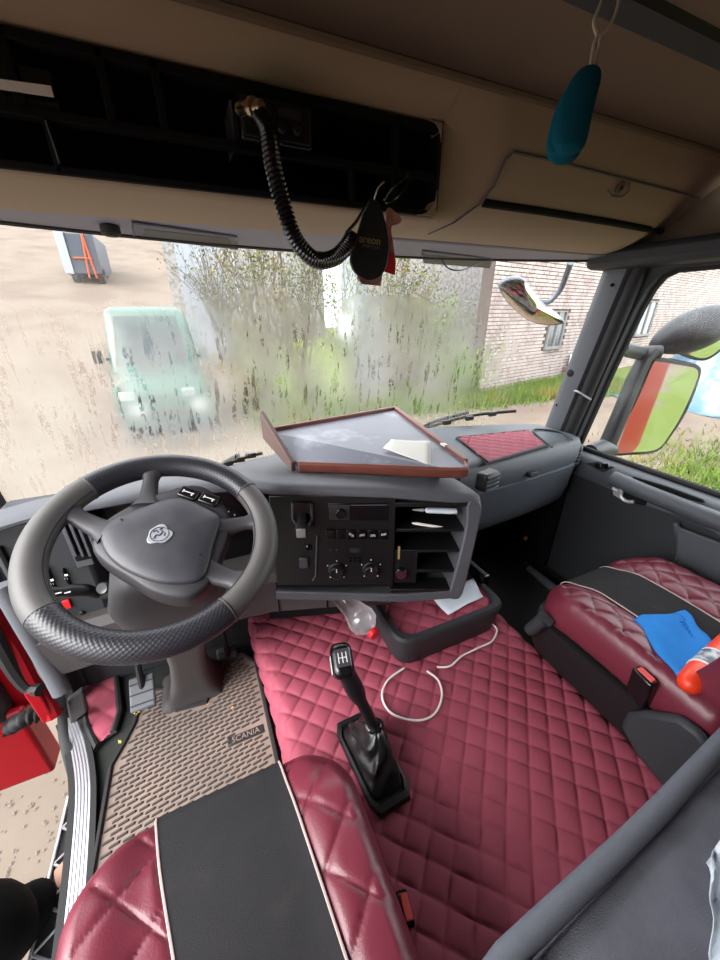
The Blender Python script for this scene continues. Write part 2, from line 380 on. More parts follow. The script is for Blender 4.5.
# windscreen
win = thing('window_1', (.49, 1.4, .72), 'wide misted windscreen with water running down it', 'windscreen', kind='structure')
mb = MB(); mb.grid(lambda x, z: (x, wy(x, z), z), np.linspace(XL - .03, 1.53, 60), np.linspace(.60, 1.40, 26)); obj('glass', mb, M['fogglass'], win, fix=False)
mb = MB(); mb.tube([(x, wy(x, 1.395) - .004, 1.395) for x in np.linspace(XL - .03, 1.53, 40)], .011, 8); mb.tube([(1.53 - .012, wy(1.53, z) - .004, z) for z in np.linspace(.66, 1.40, 12)], .011, 8)
mb.tube([(XL - .02, wy(XL, z) - .004, z) for z in np.linspace(.66, 1.40, 12)], .011, 8); obj('seal', mb, M['rubber'], win)
# header trim above the windscreen
hd = thing('trim_1', (.49, 1.2, 1.40), 'grey trim strip between windscreen top and overhead shelf', 'trim', kind='structure')
mb = MB(); xs = np.linspace(XL - .05, 1.52, 50)
mb.grid(lambda x, t: (x, 1.02 + (wy(x, 1.4) + .012 - 1.02) * t, 1.402 - .006 * t), xs, np.linspace(0, 1, 8)); obj('strip', mb, M['header'], hd, solid=.012)
def header_slot(u0, v0, u1, v1, u2, v2, u3, v3):
    zc = 1.392; pts = [P(u, v, z=zc) for u, v in ((u0, v0), (u1, v1), (u2, v2), (u3, v3))]
    mb = MB(); mb.prism([p for p in pts], (0, 0, -.002)); o = obj('visor_slot', mb, M['headdark'], hd, bevel=.003)
    c = sum(pts) / 4; q = [c + (p - c) * np.array([.84, .55, 1]) for p in pts]
    mb = MB(); mb.prism(q, (0, 0, -.0028)); obj('slot_recess', mb, M['black'], o)
    mb = MB(); mb.tube([p + np.array([0, 0, -.002]) for p in pts], .003, 6, closed=True); obj('slot_rim', mb, M['header'], o)
header_slot(132, 222, 236, 236, 238, 248, 134, 236); header_slot(422, 250, 492, 258, 490, 267, 424, 262)
mb = MB(); mb.tube(smooth_path([P(441, 258, z=1.385), P(448, 268, y=1.15), P(462, 270, y=1.15), P(480, 262, z=1.385)], 6), .002, 6); obj('loose_wire', mb, M['black'], hd)
mb = MB(); c = P(109, 224, z=1.395); mb.lathe([(.012, 0), (.02, -.004), (.02, -.018), (.013, -.024)], c, (0, 0, 1), 16); obj('visor_clip', mb, M['rubber'], hd)
# right A pillar
ap = thing('trim_2', (1.5, 1.12, .66), 'grey inner cover of the windscreen pillar beside the passenger window', 'pillar', kind='structure')
def pil(z): return [P(548, 424, x=1.5)[1]]
rings = []
for z in np.linspace(.60, 1.43, 14):
    yo = 1.195 - .155 * (z - .62); yi = 1.045 - .115 * (z - .643) / .7
    yi = min(yi, yo - .06)
    rings.append([(1.535, yo, z), (1.495, yo - .012, z), (1.478, yo - .045, z), (1.488, yi + .05, z), (1.515, yi + .035, z), (1.58, yi + .04, z), (1.6, yo - .02, z)])
mb = MB(); mb.loft(rings, True, True); obj('pillar_cover', mb, M['pillar'], ap, smooth=50)
mb = MB(); mb.tube([(1.515, 1.045 - .115 * (z - .643) / .7 + .018, z) for z in np.linspace(.56, 1.42, 14)], .026, 10); obj('door_seal', mb, M['rubber'], ap)
for u, v, r, mm in ((571, 373, .017, 'rubber'), (612, 285, .006, 'blackmat'), (557, 405, .006, 'blackmat')):
    c = P(u, v, x=1.484); mb = MB(); mb.lathe([(r, .0), (r, .008), (r * .7, .012)], c + np.array([.004, 0, 0]), (-1, -.25, 0), 16); obj('pillar_button', mb, M[mm], ap)
mb = MB(); q = P(580, 393, x=1.492); mb.tube(smooth_path([q + np.array([0, .03, .004]), q + np.array([-.012, 0, .006]), q + np.array([.01, -.05, -.02])], 6), .004, 6); obj('seal_clip', mb, M['silver'], ap)
mb = MB(); mb.box(1.42, 1.60, -.15, 1.10, 1.355, 1.42); obj('roof_rail', mb, M['doorp'], ap, bevel=.02)
mb = MB(); mb.box(1.505, 1.54, -1.1, 1.16, 1.38, 1.62); struct('trim_7', mb, M['ceil'], 'beige inner side trim above the passenger window')
# ================================================================== OUTSIDE: ground
def ground_material():
    m = M['sand']; t = m.node_tree; N = t.nodes.new; L = t.links.new; b = t.nodes['Principled BSDF']; src = b.inputs['Base Color'].links[0].from_socket
    geo = N('ShaderNodeNewGeometry'); sep = N('ShaderNodeSeparateXYZ'); n = N('ShaderNodeTexNoise'); n.inputs['Scale'].default_value = .9; n.inputs['Detail'].default_value = 6
    L(geo.outputs['Position'], sep.inputs[0]); L(geo.outputs['Position'], n.inputs['Vector'])
    def mr(v, a, c):
        q = N('ShaderNodeMapRange'); q.interpolation_type = 'SMOOTHSTEP'; q.inputs[1].default_value = a; q.inputs[2].default_value = c; L(v, q.inputs[0]); return q.outputs[0]
    def ma(op, a, c):
        q = N('ShaderNodeMath'); q.operation = op
        for i, w in enumerate((a, c)):
            if isinstance(w, float): q.inputs[i].default_value = w
            else: L(w, q.inputs[i])
        return q.outputs[0]
    wob = ma('MULTIPLY', ma('SUBTRACT', n.outputs['Fac'], .5), 2.5); X = ma('ADD', sep.outputs['X'], wob); Y = ma('ADD', sep.outputs['Y'], wob)
    rear = ma('MULTIPLY', mr(X, .6, 1.2), mr(Y, .9, -.3)); bank = ma('MULTIPLY', mr(X, .6, 1.6), mr(Y, 8.2, 9.2))
    fac = ma('MAXIMUM', rear, bank); mx = N('ShaderNodeMix'); mx.data_type = 'RGBA'; L(fac, mx.inputs[0]); L(src, mx.inputs[6]); mx.inputs[7].default_value = lin((84, 96, 44)) + (1,); L(mx.outputs[2], b.inputs['Base Color']); return m
def gh(x, y):
    r = sstep(11, 15, y) * max(0, y - 11) * .24 * sstep(5.5, 1.5, x)
    return -1.35 + r + .03 * math.sin(x * 1.3 + y) * math.cos(y * .9)
mb = MB(); mb.grid(lambda x, y: (x, y, gh(x, y)), np.linspace(-30, 40, 141), np.linspace(-22, 60, 161))
struct('ground', mb, ground_material(), 'sandy yard the truck stands on')
# ================================================================== ENGINE TUNNEL with quilted cover
TX0, TX1, TZ = .045, .93, .15
def tunnel_cover():
    w = TX1 - TX0; rr = .04; L0 = TZ - .012 - rr; arc = rr * math.pi / 2; flat = w - 2 * rr; tot = 2 * L0 + 2 * arc + flat
    def sec(s):
        if s < L0: return TX0, .012 + s, -1, 0
        s -= L0
        if s < arc: a = s / rr; return TX0 + rr - rr * math.cos(a), TZ - rr + rr * math.sin(a), -math.cos(a), math.sin(a)
        s -= arc
        if s < flat: return TX0 + rr + s, TZ, 0, 1
        s -= flat
        if s < arc: a = s / rr; return TX1 - rr + rr * math.sin(a), TZ - rr + rr * math.cos(a), math.sin(a), math.cos(a)
        s -= arc; return TX1, TZ - rr - s, 1, 0
    ss = np.linspace(0, tot, 290); ys = np.linspace(-.45, 1.12, 420)
    def fn(s, y):
        x, z, nx, nz = sec(s); edge = sstep(0, .012, s) * sstep(0, .012, tot - s)
        h = quilt(s - L0 - arc, y, .0535, .0085) * edge + .0035 * math.sin(9 * s + 3 * y) * math.sin(7 * y - 2 * s) * (nz > .9)
        flare = .02 * sstep(.7, 1.1, y) * (nx < -.2)
        return (x + nx * h - flare, y, z + nz * h)
    m_ = MB(); m_.grid(fn, ss, ys); return m_
tn = thing('engine_tunnel', (.49, .3, 0), 'wide engine tunnel covered in burgundy quilted leatherette between the seats', 'engine cover')
mb = MB(); mb.box(TX0 + .02, TX1 - .02, -.55, 1.12, 0, TZ - .02); obj('body', mb, M['black'], tn)
obj('quilted_cover', tunnel_cover(), M['quilt'], tn, smooth=70, fix=False)
# ================================================================== FLOOR MAT
mt = thing('rubber_floor_mat', (-.2, .8, 0), 'dusty brown ribbed rubber mat in the driver footwell', 'floor mat')
outl = [(.025, .42), (.022, 1.02), (-.02, 1.08), (-.10, 1.08), (-.13, .985), (-.16, .93), (-.25, .94), (-.275, 1.04), (-.36, 1.06), (-.375, .95), (-.40, .89), (-.425, .84), (-.432, .30), (.025, .30)]
mb = MB(); mb.prism([(x, y, .001) for x, y in outl], (0, 0, .008)); base = obj('mat_base', mb, M['matbrown'], mt, smooth=0)
mb = MB(); mb.tube([(x, y, .012) for x, y in outl], .007, 6, closed=True); obj('raised_edge', mb, M['rubber'], mt)
def inside(x, y, poly):
    c = False; n = len(poly)
    for i in range(n):
        (x1, y1), (x2, y2) = poly[i], poly[(i + 1) % n]
        if (y1 > y) != (y2 > y) and x < (x2 - x1) * (y - y1) / (y2 - y1) + x1: c = not c
    return c
mb = MB(); row = 0; y = .34
while y < 1.07:
    x = -.42 + (row % 2) * .0155
    while x < .02:
        if all(inside(x + dx, y + dy, outl) for dx in (-.016, .016) for dy in (-.012, .012)):
            if not (-.02 - .065 < x < -.02 + .06 and .755 < y < .79):
                d = .0125; sk = .0016
                mb.add([(x - d, y - .003 - sk, .009), (x + d, y - .003 + sk, .009), (x + d, y + .003 + sk, .009), (x - d, y + .003 - sk, .009),
                        (x - d * .8, y - .002 - sk, .0135), (x + d * .8, y - .002 + sk, .0135), (x + d * .8, y + .002 + sk, .0135), (x - d * .8, y + .002 - sk, .0135)],
                       [(4, 5, 6, 7), (0, 1, 5, 4), (1, 2, 6, 5), (2, 3, 7, 6), (3, 0, 4, 7)])
        x += .031
    y += .0135; row += 1
obj('tread_ribs', mb, M['matrib'], mt, smooth=0, fix=False, kind='stuff')
c = P(246, 735, z=.012); mb = MB(); mb.box(c[0] - .055, c[0] + .055, c[1] - .014, c[1] + .014, .008, .012); pl = obj('name_plate', mb, M['rubber'], mt, bevel=.003)
obj('lettering', text_mesh('SCANIA', .024, Matrix.Translation((c[0], c[1], .0125)) @ Matrix.Rotation(0, 4, 'Z'), .0012), M['matbrown'], pl, smooth=0)
# quilted scrap at the left of the mat
fq = thing('quilted_floor_pad', (-.44, .95, 0), 'small burgundy quilted floor pad beside the door sill', 'floor pad')
qp = [P(u, v, z=.01)[:2] for u, v in ((82, 690), (116, 670), (120, 712), (114, 732), (97, 748), (88, 728))]
def poly_quilt(poly, z0, sp=.066, amp=.008, step=.006, ox=0, oy=0):
    m_ = MB(); xs = [p[0] for p in poly]; ys = [p[1] for p in poly]; idx = {}; vv = []; ff = []
    ax = np.arange(min(xs), max(xs) + step, step); ay = np.arange(min(ys), max(ys) + step, step)
    def vid(i, j):
        if (i, j) not in idx: idx[(i, j)] = len(vv); vv.append((ax[i], ay[j], z0 + quilt(ax[i], ay[j], sp, amp, 45, ox, oy)))
        return idx[(i, j)]
    for i in range(len(ax) - 1):
        for j in range(len(ay) - 1):
            if inside(ax[i] + step / 2, ay[j] + step / 2, poly): ff.append((vid(i, j), vid(i + 1, j), vid(i + 1, j + 1), vid(i, j + 1)))
    return m_.add(vv, ff)
obj('quilted_top', poly_quilt(qp, .012), M['quilt'], fq, smooth=70, fix=False)
mb = MB(); mb.tube([(x, y, .012) for x, y in qp], .011, 8, closed=True); obj('border', mb, M['rubber'], fq)
mb = MB(); mb.prism([(x, y, .001) for x, y in qp], (0, 0, .008)); obj('backing', mb, M['rubber'], fq)
# dry leaves on the mat
for i, (u, v) in enumerate(((137, 713), (232, 708), (120, 742), (208, 704), (190, 700))):
    c = P(u, v, z=.016); s_ = (.011, .006, .007, .005, .005)[i]; a = rng.uniform(0, 6)
    mb = MB(); pts = [(c[0] + s_ * math.cos(a + q) * (1 if k % 2 else .55), c[1] + s_ * math.sin(a + q) * (1 if k % 2 else .55), .0155 + .003 * (k % 3)) for k, q in enumerate(np.linspace(0, 2 * math.pi, 8, endpoint=False))]
    mb.add(pts + [(c[0], c[1], .017)], [(k, (k + 1) % 8, 8) for k in range(8)]); lb = ('largest curled yellow leaf scrap on the mat by the pedal', 'leaf scrap on the mat nearest the lettered plate', 'leaf scrap on the mat nearest the quilted floor pad', 'right leaf scrap of the pair below the column boot', 'left leaf scrap of the pair below the column boot')[i]
    tag(obj('leaf_scrap', mb, M['dryleaf'], None, smooth=0, loc=(c[0], c[1], .0135)), lb, 'leaf', 'leaf scraps on the rubber mat')
# door sill strip
sp_ = [P(70, 690, z=.03), P(76, 722, z=.012), P(82, 755, z=.012)]
sill = thing('trim_3', (-.46, .7, 0), 'ribbed aluminium door sill strip beside the driver seat', 'door sill', kind='structure')
cl = smooth_path([(-.575, 1.055, .012), (-.53, .953, .012), (-.494, .84, .012), (-.474, .733, .012), (-.452, .55, .012), (-.440, .38, .012), (-.432, .1, .012), (-.43, -.1, .012)], 8)
def strip(cl, off0, off1, z0, z1):
    m_ = MB(); rings = []
    for i, p in enumerate(cl):
        t = np.array(cl[min(i + 1, len(cl) - 1)]) - np.array(cl[max(i - 1, 0)]); t = t / np.linalg.norm(t); nrm = np.array([-t[1], t[0], 0])
        a, b = p + nrm * off0, p + nrm * off1
        rings.append([(a[0], a[1], z0), (b[0], b[1], z0), (b[0], b[1], z1), (a[0], a[1], z1)])
    return m_.loft(rings, True, True)
obj('plate', strip(cl, -.018, .020, .001, .012), M['alu'], sill, smooth=30)
for k in range(5): obj('rib', strip(cl, -.0165 + k * .0075, -.0125 + k * .0075, .010, .016), M['alu'], sill, smooth=30)
obj('outer_rubber', strip(cl, -.032, -.018, -.02, .016), M['rubber'], sill); obj('inner_rubber', strip(cl, .020, .032, .001, .018), M['rubber'], sill)
# ================================================================== STEERING WHEEL
wc = Vector((-.1235, .727, .794)); tl, sd = math.radians(25.94), math.radians(8.48)
wn = Vector((math.sin(tl) * math.sin(sd), -math.sin(tl) * math.cos(sd), math.cos(tl)))
wa = Vector((0, 1, 0)).cross(wn).normalized(); wb = wn.cross(wa)
TW = frame_T(wc, wa, wb)
sw = thing('steering_wheel', wc, 'four-spoke steering wheel with taupe leather and black perforated grips', 'steering wheel')
def rim_arc(a0, a1, R, r, nu, nv, dia=0.):
    m_ = MB()
    def fn(v, u):
        rr = r
        if dia: rr = r + quilt(u * math.pi / 180 * R, v * r * math.pi / 180, .0062, dia)
        a = math.radians(u); q = math.radians(v); return ((R + rr * math.cos(q)) * math.cos(a), (R + rr * math.cos(q)) * math.sin(a), rr * math.sin(q))
    m_.grid(fn, np.linspace(0, 360, nv), np.linspace(a0, a1, nu)); return m_.xf(TW)
obj('grip_section', rim_arc(-147, -58, .209, .0262, 300, 110, .0008), M['rim_b'], sw, fix=False, smooth=60, label='lower black perforated grip')
obj('grip_section', rim_arc(27, 131, .209, .0258, 340, 110, .0008), M['rim_b'], sw, fix=False, smooth=60, label='upper black perforated grip')
obj('leather_section', rim_arc(-60, 29, .209, .0264, 40, 24), M['rim_l'], sw, fix=False, label='taupe leather section')
obj('leather_section', rim_arc(129, 215, .209, .0268, 40, 24), M['rim_l'], sw, fix=False, label='taupe leather section')
for a0, a1 in ((-59, 28), (131, 212)):
    mb = MB(); mb.tube([((.209 - .0235) * math.cos(math.radians(a)), (.209 - .0235) * math.sin(math.radians(a)), .0128) for a in np.linspace(a0, a1, 40)], .0012, 5); obj('stitching', mb.xf(TW), M['rubber'], sw)
for a in (-147, -59, 28, 130):
    mb = MB(); q = math.radians(a); mb.tube([((.209 + .0268 * math.cos(t)) * math.cos(q), (.209 + .0268 * math.cos(t)) * math.sin(q), .0268 * math.sin(t)) for t in np.linspace(0, 2 * math.pi, 24, endpoint=False)], .0014, 5, closed=True); obj('seam', mb.xf(TW), M['rim_l'], sw)
def spoke(a_rim, a_hub, w0, w1, R0=.095, R1=.196):
    q0, q1 = math.radians(a_hub), math.radians(a_rim); p0 = np.array([R0 * math.cos(q0), R0 * math.sin(q0), -.002]); p1 = np.array([R1 * math.cos(q1), R1 * math.sin(q1), .0])
    d = (p1 - p0); d /= np.linalg.norm(d); n = np.array([-d[1], d[0], 0]); rings = []
    for t in np.linspace(0, 1, 9):
        p = p0 + (p1 - p0) * t; w = w0 + (w1 - w0) * t + .022 * (max(0, t - .75) / .25) ** 2 + .01 * (max(0, .25 - t) / .25); th = .015 - .004 * math.sin(t * math.pi); cz = -.006 * math.sin(t * math.pi)
        rings.append([p + n * w * math.cos(k) * (abs(math.cos(k)) ** -.35 if abs(math.cos(k)) > .05 else 1) * .9 + np.array([0, 0, cz + th * math.sin(k)]) for k in np.linspace(0, 2 * math.pi, 16, endpoint=False)])
    m_ = MB(); m_.loft(rings, True, True); return m_.xf(TW)
for ar, ah, w0, w1 in ((148, 158, .026, .017), (94, 106, .023, .016), (4, 8, .026, .015), (-42, -50, .028, .019)):
    obj('spoke', spoke(ar, ah, w0, w1), M['spoke'], sw, smooth=60)
def blob(poly, z0, z1, crown, inset, n=8, m_=None):
    """rounded pillow over a smooth closed outline"""
    o = [np.array(p) for p in smooth_path(poly, n, True)]; c = sum(o) / len(o); rings = []
    for k, (s, z) in enumerate(((.97, z0), (1., z0 + .004), (1., z1 - inset), (.985, z1 - inset * .3), (.95, z1), (.8, z1 + crown * .36), (.6, z1 + crown * .64), (.35, z1 + crown * .88), (.05, z1 + crown))):
        rings.append([(c[0] + (p[0] - c[0]) * s, c[1] + (p[1] - c[1]) * s, z) for p in o])
    m_ = m_ or MB(); return m_.loft(rings, True, True)
hub_out = [(-.108, .055), (-.075, .088), (-.02, .118), (.05, .14), (.10, .125), (.135, .06), (.135, .0), (.105, -.07), (.085, -.115), (.045, -.138), (-.01, -.115), (-.055, -.072), (-.095, -.03), (-.118, .01)]
obj('hub_body', blob([p + (0,) for p in hub_out], -.045, .002, .004, .012).xf(TW), M['spoke'], sw, smooth=60)
pad_out = [(-.103, .022), (-.098, .048), (-.070, .068), (-.02, .088), (.025, .100), (.06, .088), (.098, .056), (.116, .036), (.117, .015), (.098, -.035), (.083, -.088), (.066, -.110), (.035, -.110), (-.008, -.096), (-.055, -.062), (-.088, -.022)]
hp = obj('horn_pad', blob([p + (0,) for p in pad_out], -.02, .012, .012, .008).xf(TW), M['hub'], sw, smooth=60)
# silver shield emblem on the pad
em = []
for k in range(40):
    q = 2 * math.pi * k / 40; r = .0215 + .0022 * math.cos(3 * (q + .5)) + .0015 * math.cos(5 * q); em.append((.002 + r * math.cos(q) * 1.0, -.003 + r * math.sin(q), .0))
mb = MB(); mb.prism([(x, y, .0225) for x, y, z in em], (0, 0, .0035)); eo = obj('emblem', mb.xf(TW), M['emblem'], sw, bevel=.0008, label='silver griffin shield emblem')
mb = MB(); mb.tube([(.002 + .0165 * math.cos(q), -.003 + .0165 * math.sin(q), .0262) for q in np.linspace(0, 2 * math.pi, 28, endpoint=False)], .0009, 5, closed=True)
mb.tube(smooth_path([(-.008, -.012, .0262), (-.004, -.004, .0262), (.002, -.006, .0262), (.007, .002, .0262), (.003, .008, .0262), (.008, .010, .0262)], 5), .0016, 5)
mb.tube(smooth_path([(-.009, .004, .0262), (-.004, .007, .0262), (.0, .001, .0262)], 5), .0013, 5); mb.tube([(.010, -.009, .0262), (.012, -.001, .0262)], .001, 5)
obj('griffin_relief', mb.xf(TW), M['spoke'], eo)
# spoke buttons
for (bx, by) in ((.060, .108), (.101, .084)):
    A = Matrix.Translation((bx, by, .006)) @ Matrix.Rotation(math.radians(-33), 4, 'Z')
    mb = MB(); mb.box(-.021, .021, -.014, .014, -.01, .006, A); bo = obj('spoke_button', mb.xf(TW), M['gloss'], sw, bevel=.003)
    mb = MB(); mb.box(-.013, .013, -.0009, .0009, .006, .0066, A); mb.box(-.013, -.011, -.004, .004, .006, .0066, A); mb.box(.008, .011, -.006, -.003, .006, .0066, A); obj('icon', mb.xf(TW), M['white'], bo, smooth=0)
for (bx, by) in ((-.066, .052), (.072, -.06)):
    mb = MB(); mb.lathe([(.0022, .0), (.0022, .0016)], (bx, by, .0165), (0, 0, 1), 10); obj('pad_mark', mb.xf(TW), M['black'], sw)
# ================================================================== STEERING COLUMN
cl_ = thing('steering_column', (-.19, 1.05, 0), 'grey steering column shroud with stalk and ignition barrel under the wheel', 'steering column')
rings = []
for s_, w, dn, up in ((.035, .06, .05, .05), (.06, .10, .085, .06), (.12, .115, .10, .065), (.20, .11, .10, .07), (.27, .085, .085, .07), (.31, .06, .06, .06)):
    o = wc - wn * s_; sg = []
    for x, y in rr_outline(w, (dn + up) / 2, [.03] * 4, 32): p = o + wa * x + wb * (y + (up - dn) / 2); sg.append(tuple(p))
    rings.append(sg)
mb = MB(); mb.loft(rings, True, True); obj('shroud', mb, M['spoke'], cl_, smooth=50)
low = wc - wn * .28; foot = Vector((-.20, 1.02, .0)); rings = []
for t, w, d in ((0, .062, .06), (.3, .055, .055), (.55, .05, .05), (.75, .055, .055), (.88, .068, .06), (.96, .085, .07), (1., .1, .08)):
    o = low.lerp(foot + Vector((0, 0, .008)), t)
    rings.append([(o.x + x, o.y + y, o.z + .0) for x, y in rr_outline(w, d, [.02] * 4, 32)])
mb = MB(); mb.loft(rings, True, True); obj('lower_cover', mb, M['dash2'], cl_, smooth=50)
a0 = P(106, 592, y=.90); a1 = P(85, 590, y=.87); a2 = P(40, 593, y=.84)
mb = MB(); mb.tube(smooth_path([wc - wn * .14, a0, a1, (a1 + a2) / 2, a2], 5), [.02] * 6 + [.0155] * 9 + [.0125] * 6, 12, flat=.75); so = obj('left_stalk', mb, M['black'], cl_)
for k, t in enumerate((.35, .55, .75)):
    p = a1 + (a2 - a1) * t; mb = MB(); mb.box(p[0] - .006, p[0] + .006, p[1] - .0145, p[1] - .0135, p[2] + .006, p[2] + .0085); obj('stalk_mark', mb, M['white'], so, smooth=0)
p = P(103, 588, y=.86); mb = MB(); mb.lathe([(.0145, -.02), (.0145, .003), (.012, .006), (.006, .005)], p, (-.2, -.8, .5), 18); obj('stalk_end_ring', mb, M['gloss'], cl_)
ig = P(209, 597, y=.80); ax = Vector((.25, -.75, .55)).normalized(); mb = MB(); mb.lathe([(.019, -.05), (.019, 0), (.017, .003), (.008, .0035), (.008, -.002), (.003, -.002)], ig, ax, 24); io = obj('ignition_barrel', mb, M['gloss'], cl_)
mb = MB(); mb.lathe([(.0085, .002), (.0085, .006), (.006, .007)], ig, ax, 18); obj('key_slot_ring', mb, M['silver'], io)
mb = MB(); q = P(245, 600, y=.84); mb.tube([wc - wn * .13, q - np.array([.03, 0, 0]), q], [.016, .013, .011], 10, flat=.8); obj('right_stalk', mb, M['black'], cl_)
for px in ((122, 610), (150, 622)):
    q = P(*px, y=.80); mb = MB(); mb.lathe([(.007, -.01), (.007, .002), (.004, .0025), (.004, -.004)], q, (0, -.8, .3), 14); obj('screw_recess', mb, M['blackmat'], cl_)
# pedals
for i, (u, v, y_) in enumerate(((142, 692, .96), (228, 660, 1.07))):
    c = P(u, v, y=y_); T = Matrix.Translation(Vector(c)) @ Matrix.Rotation(math.radians(35), 4, 'X')
    po = thing('pedal', (c[0], c[1] + .03, 0), ('clutch pedal pad left of the column cover' if i == 0 else 'brake pedal pad right of the column cover'), 'pedal', 'foot pedals')
    mb = MB(); mb.box(-.036, .036, -.05, .05, -.012, 0, T); obj('pad', mb, M['dash'], po, bevel=.006)
    for k in range(3): mb = MB(); mb.box(-.033, .033, -.034 + k * .03, -.03 + k * .03, 0, .002, T); obj('groove_line', mb, M['rubber'], po)
    mb = MB(); mb.tube([c + np.array([0, .01, -.01]), c + np.array([0, .06, .10]), c + np.array([0, .12, .26])], .01, 8); obj('arm', mb, M['black'], po)
# ================================================================== DASHBOARD
da = thing('dashboard', (.4, 1.1, 0), 'grey wraparound truck dashboard with angled centre panel', 'dashboard')
YF = [(-.54, .95), (-.42, .985), (-.12, 1.03), (.08, .985), (.15, .928), (.25, .885), (.45, .80), (.60, .735), (.69, .70)]
ZF = [(-.54, .775), (-.42, .782), (-.2, .778), (.15, .772), (.45, .758), (.69, .732)]
yf = lambda x: float(np.interp(x, *zip(*YF))); zf = lambda x: float(np.interp(x, *zip(*ZF)))
xs = np.concatenate([np.linspace(-.54, .69, 70), [.705, .718, .726, .73]])
def hood_sec(x):
    e = max(0, x - .69) / .04; drop = .05 * (1 - math.sqrt(max(0, 1 - e * e))) + (0.0 if e < 1 else .03)
    y0, z0 = yf(min(x, .69)) + .03 * e, zf(min(x, .69)) - drop; yb_ = wy(x, .7) - .005
    zb_ = float(np.interp(x, [-.54, .1, .4], [.645, .68, .70])); lp = float(np.interp(x, [-.4, -.1], [.6, 1.]))
    return [(x, yb_, zb_ - drop * .3), (x, yb_ - .06, zb_ + .02 - drop * .5), (x, (y0 + yb_) / 2, (zb_ + z0) / 2 + .016 - drop), (x, y0 + .09, z0 + .001), (x, y0 + .03, z0), (x, y0 + .010, z0 - .004), (x, y0 + .001, z0 - .014 * lp), (x, y0, z0 - .026 * lp), (x, y0 + .012, z0 - .036 * lp), (x, y0 + .05, z0 - .036 * lp), (x, yb_ - .02, zb_ - .03)]
mb = MB(); mb.loft([hood_sec(x) for x in xs], True, True); obj('hood', mb, M['dash'], da, smooth=50)
# --- centre panel plane
pTL, pTR = np.array([.151, .935, .757]), np.array([.700, .700, .722])
ph = pTR - pTL; ph[2] = 0; ph /= np.linalg.norm(ph); pn = np.array([ph[1], -ph[0], 0.]); pn = pn if pn[1] < 0 else -pn
pw = np.array([0, 0, 1.]) - .10 * pn; pw /= np.linalg.norm(pw); pn = np.cross(ph, pw); pn = pn if pn[1] < 0 else -pn
def st(u, v):
    p = PL(u, v, pTL, pn) - pTL; return float(p @ ph), float(p @ pw)
def pp(s, t, n=0.): return pTL + ph * s + pw * t + pn * n
TP = frame_T(pTL, ph, pw)             # local: x along panel, y up, z out (toward the driver)
if Vector((TP[0][2], TP[1][2], TP[2][2])).dot(Vector(pn)) < 0: raise RuntimeError('panel frame')
W_, = [float((pTR - pTL) @ ph)]
bl = st(282, 592); br = st(457, 592); tr_ = st(474, 503)
HB = -.335
def lbox(m_, s0, s1, t0, t1, n0, n1): return m_.box(s0, s1, t0, t1, n0, n1, TP)
# housing behind the panel
xs0 = -.02; sSplit = st(392, 540)[0]; sEnd = tr_[0]
mb = MB(); mb.prism([pp(xs0, -.02, -.005), pp(sSplit + .01, -.02, -.005), pp(sSplit + .01, HB + .0, -.005), pp(xs0, HB, -.005)], tuple(-pn * .12)); obj('panel_housing', mb, M['blackmat'], da)
# grey surround: broad right cheek and lower border
def pq(u, v, n=.004): return pp(*st(u, v), n)
mb = MB(); mb.prism(smooth_path([pq(467, 503), pq(477, 501), pq(482, 508), pq(478, 530), pq(470, 565), pq(463, 592), pq(457, 599), pq(447, 597), pq(450, 588), pq(458, 560), pq(466, 525)], 3, True), tuple(-pn * .13)); obj('end_cheek', mb, M['dash'], da, bevel=.006, smooth=40)
mb = MB(); mb.prism([pq(276, 591), pq(330, 592), pq(400, 594), pq(450, 590), pq(453, 598), pq(400, 602), pq(330, 600), pq(276, 599)], tuple(-pn * .12)); obj('lower_border', mb, M['dash'], da, bevel=.004, smooth=40)
# open shelf section: back, dividers and shelves
mb = MB(); lbox(mb, sSplit, sEnd - .01, HB + .01, -.015, -.13, -.12); obj('shelf_back', mb, M['blackmat'], da)
mb = MB(); lbox(mb, sSplit - .01, sSplit + .006, HB + .01, -.015, -.12, .002); obj('shelf_divider', mb, M['black'], da)
rows = [st(430, v)[1] for v in (508, 531, 552, 572, 588)]
for k, tv in enumerate(rows[1:4]):
    mb = MB(); lbox(mb, sSplit, sEnd - .012, tv - .006, tv + .004, -.12, -.006); obj('shelf', mb, M['black'], da, bevel=.002)
for tv in (rows[0] + .012, rows[4] - .008):
    mb = MB(); lbox(mb, sSplit, sEnd - .012, tv - .008, tv + .006, -.06, .002); obj('shelf_rail', mb, M['black'], da, bevel=.002)
sv = st(413, 560)[0]; mb = MB(); lbox(mb, sv + .006, sv + .014, HB + .012, rows[2], -.12, -.004); obj('shelf_divider', mb, M['black'], da)
mb = MB(); lbox(mb, sSplit, sv + .008, HB + .012, rows[2], -.03, -.006); obj('blank_panel', mb, M['black'], da, bevel=.002)
q = st(399, 553); mb = MB(); lbox(mb, q[0] - .003, q[0] + .003, q[1] - .022, q[1] + .022, -.004, .0); obj('pale_clip', mb, M['gold'], da)
q = st(401, 573); mb = MB(); mb.lathe([(.019, -.004), (.019, .006), (.015, .010), (.013, .010), (.012, .004), (.004, .004)], tuple(pp(q[0], q[1])), tuple(pn), 20); lo = obj('lighter_socket', mb, M['gloss'], da)
mb = MB(); mb.lathe([(.016, .008), (.016, .0112), (.0135, .0112)], tuple(pp(q[0], q[1])), tuple(pn), 20); obj('socket_ring', mb, M['chrome'], lo)
# left (solid) section face
mb = MB(); lbox(mb, xs0, sSplit, HB + .012, -.02, -.03, .0); fc = obj('panel_face', mb, M['black'], da, bevel=.003)
q0, q1 = st(328, 503), st(388, 520)
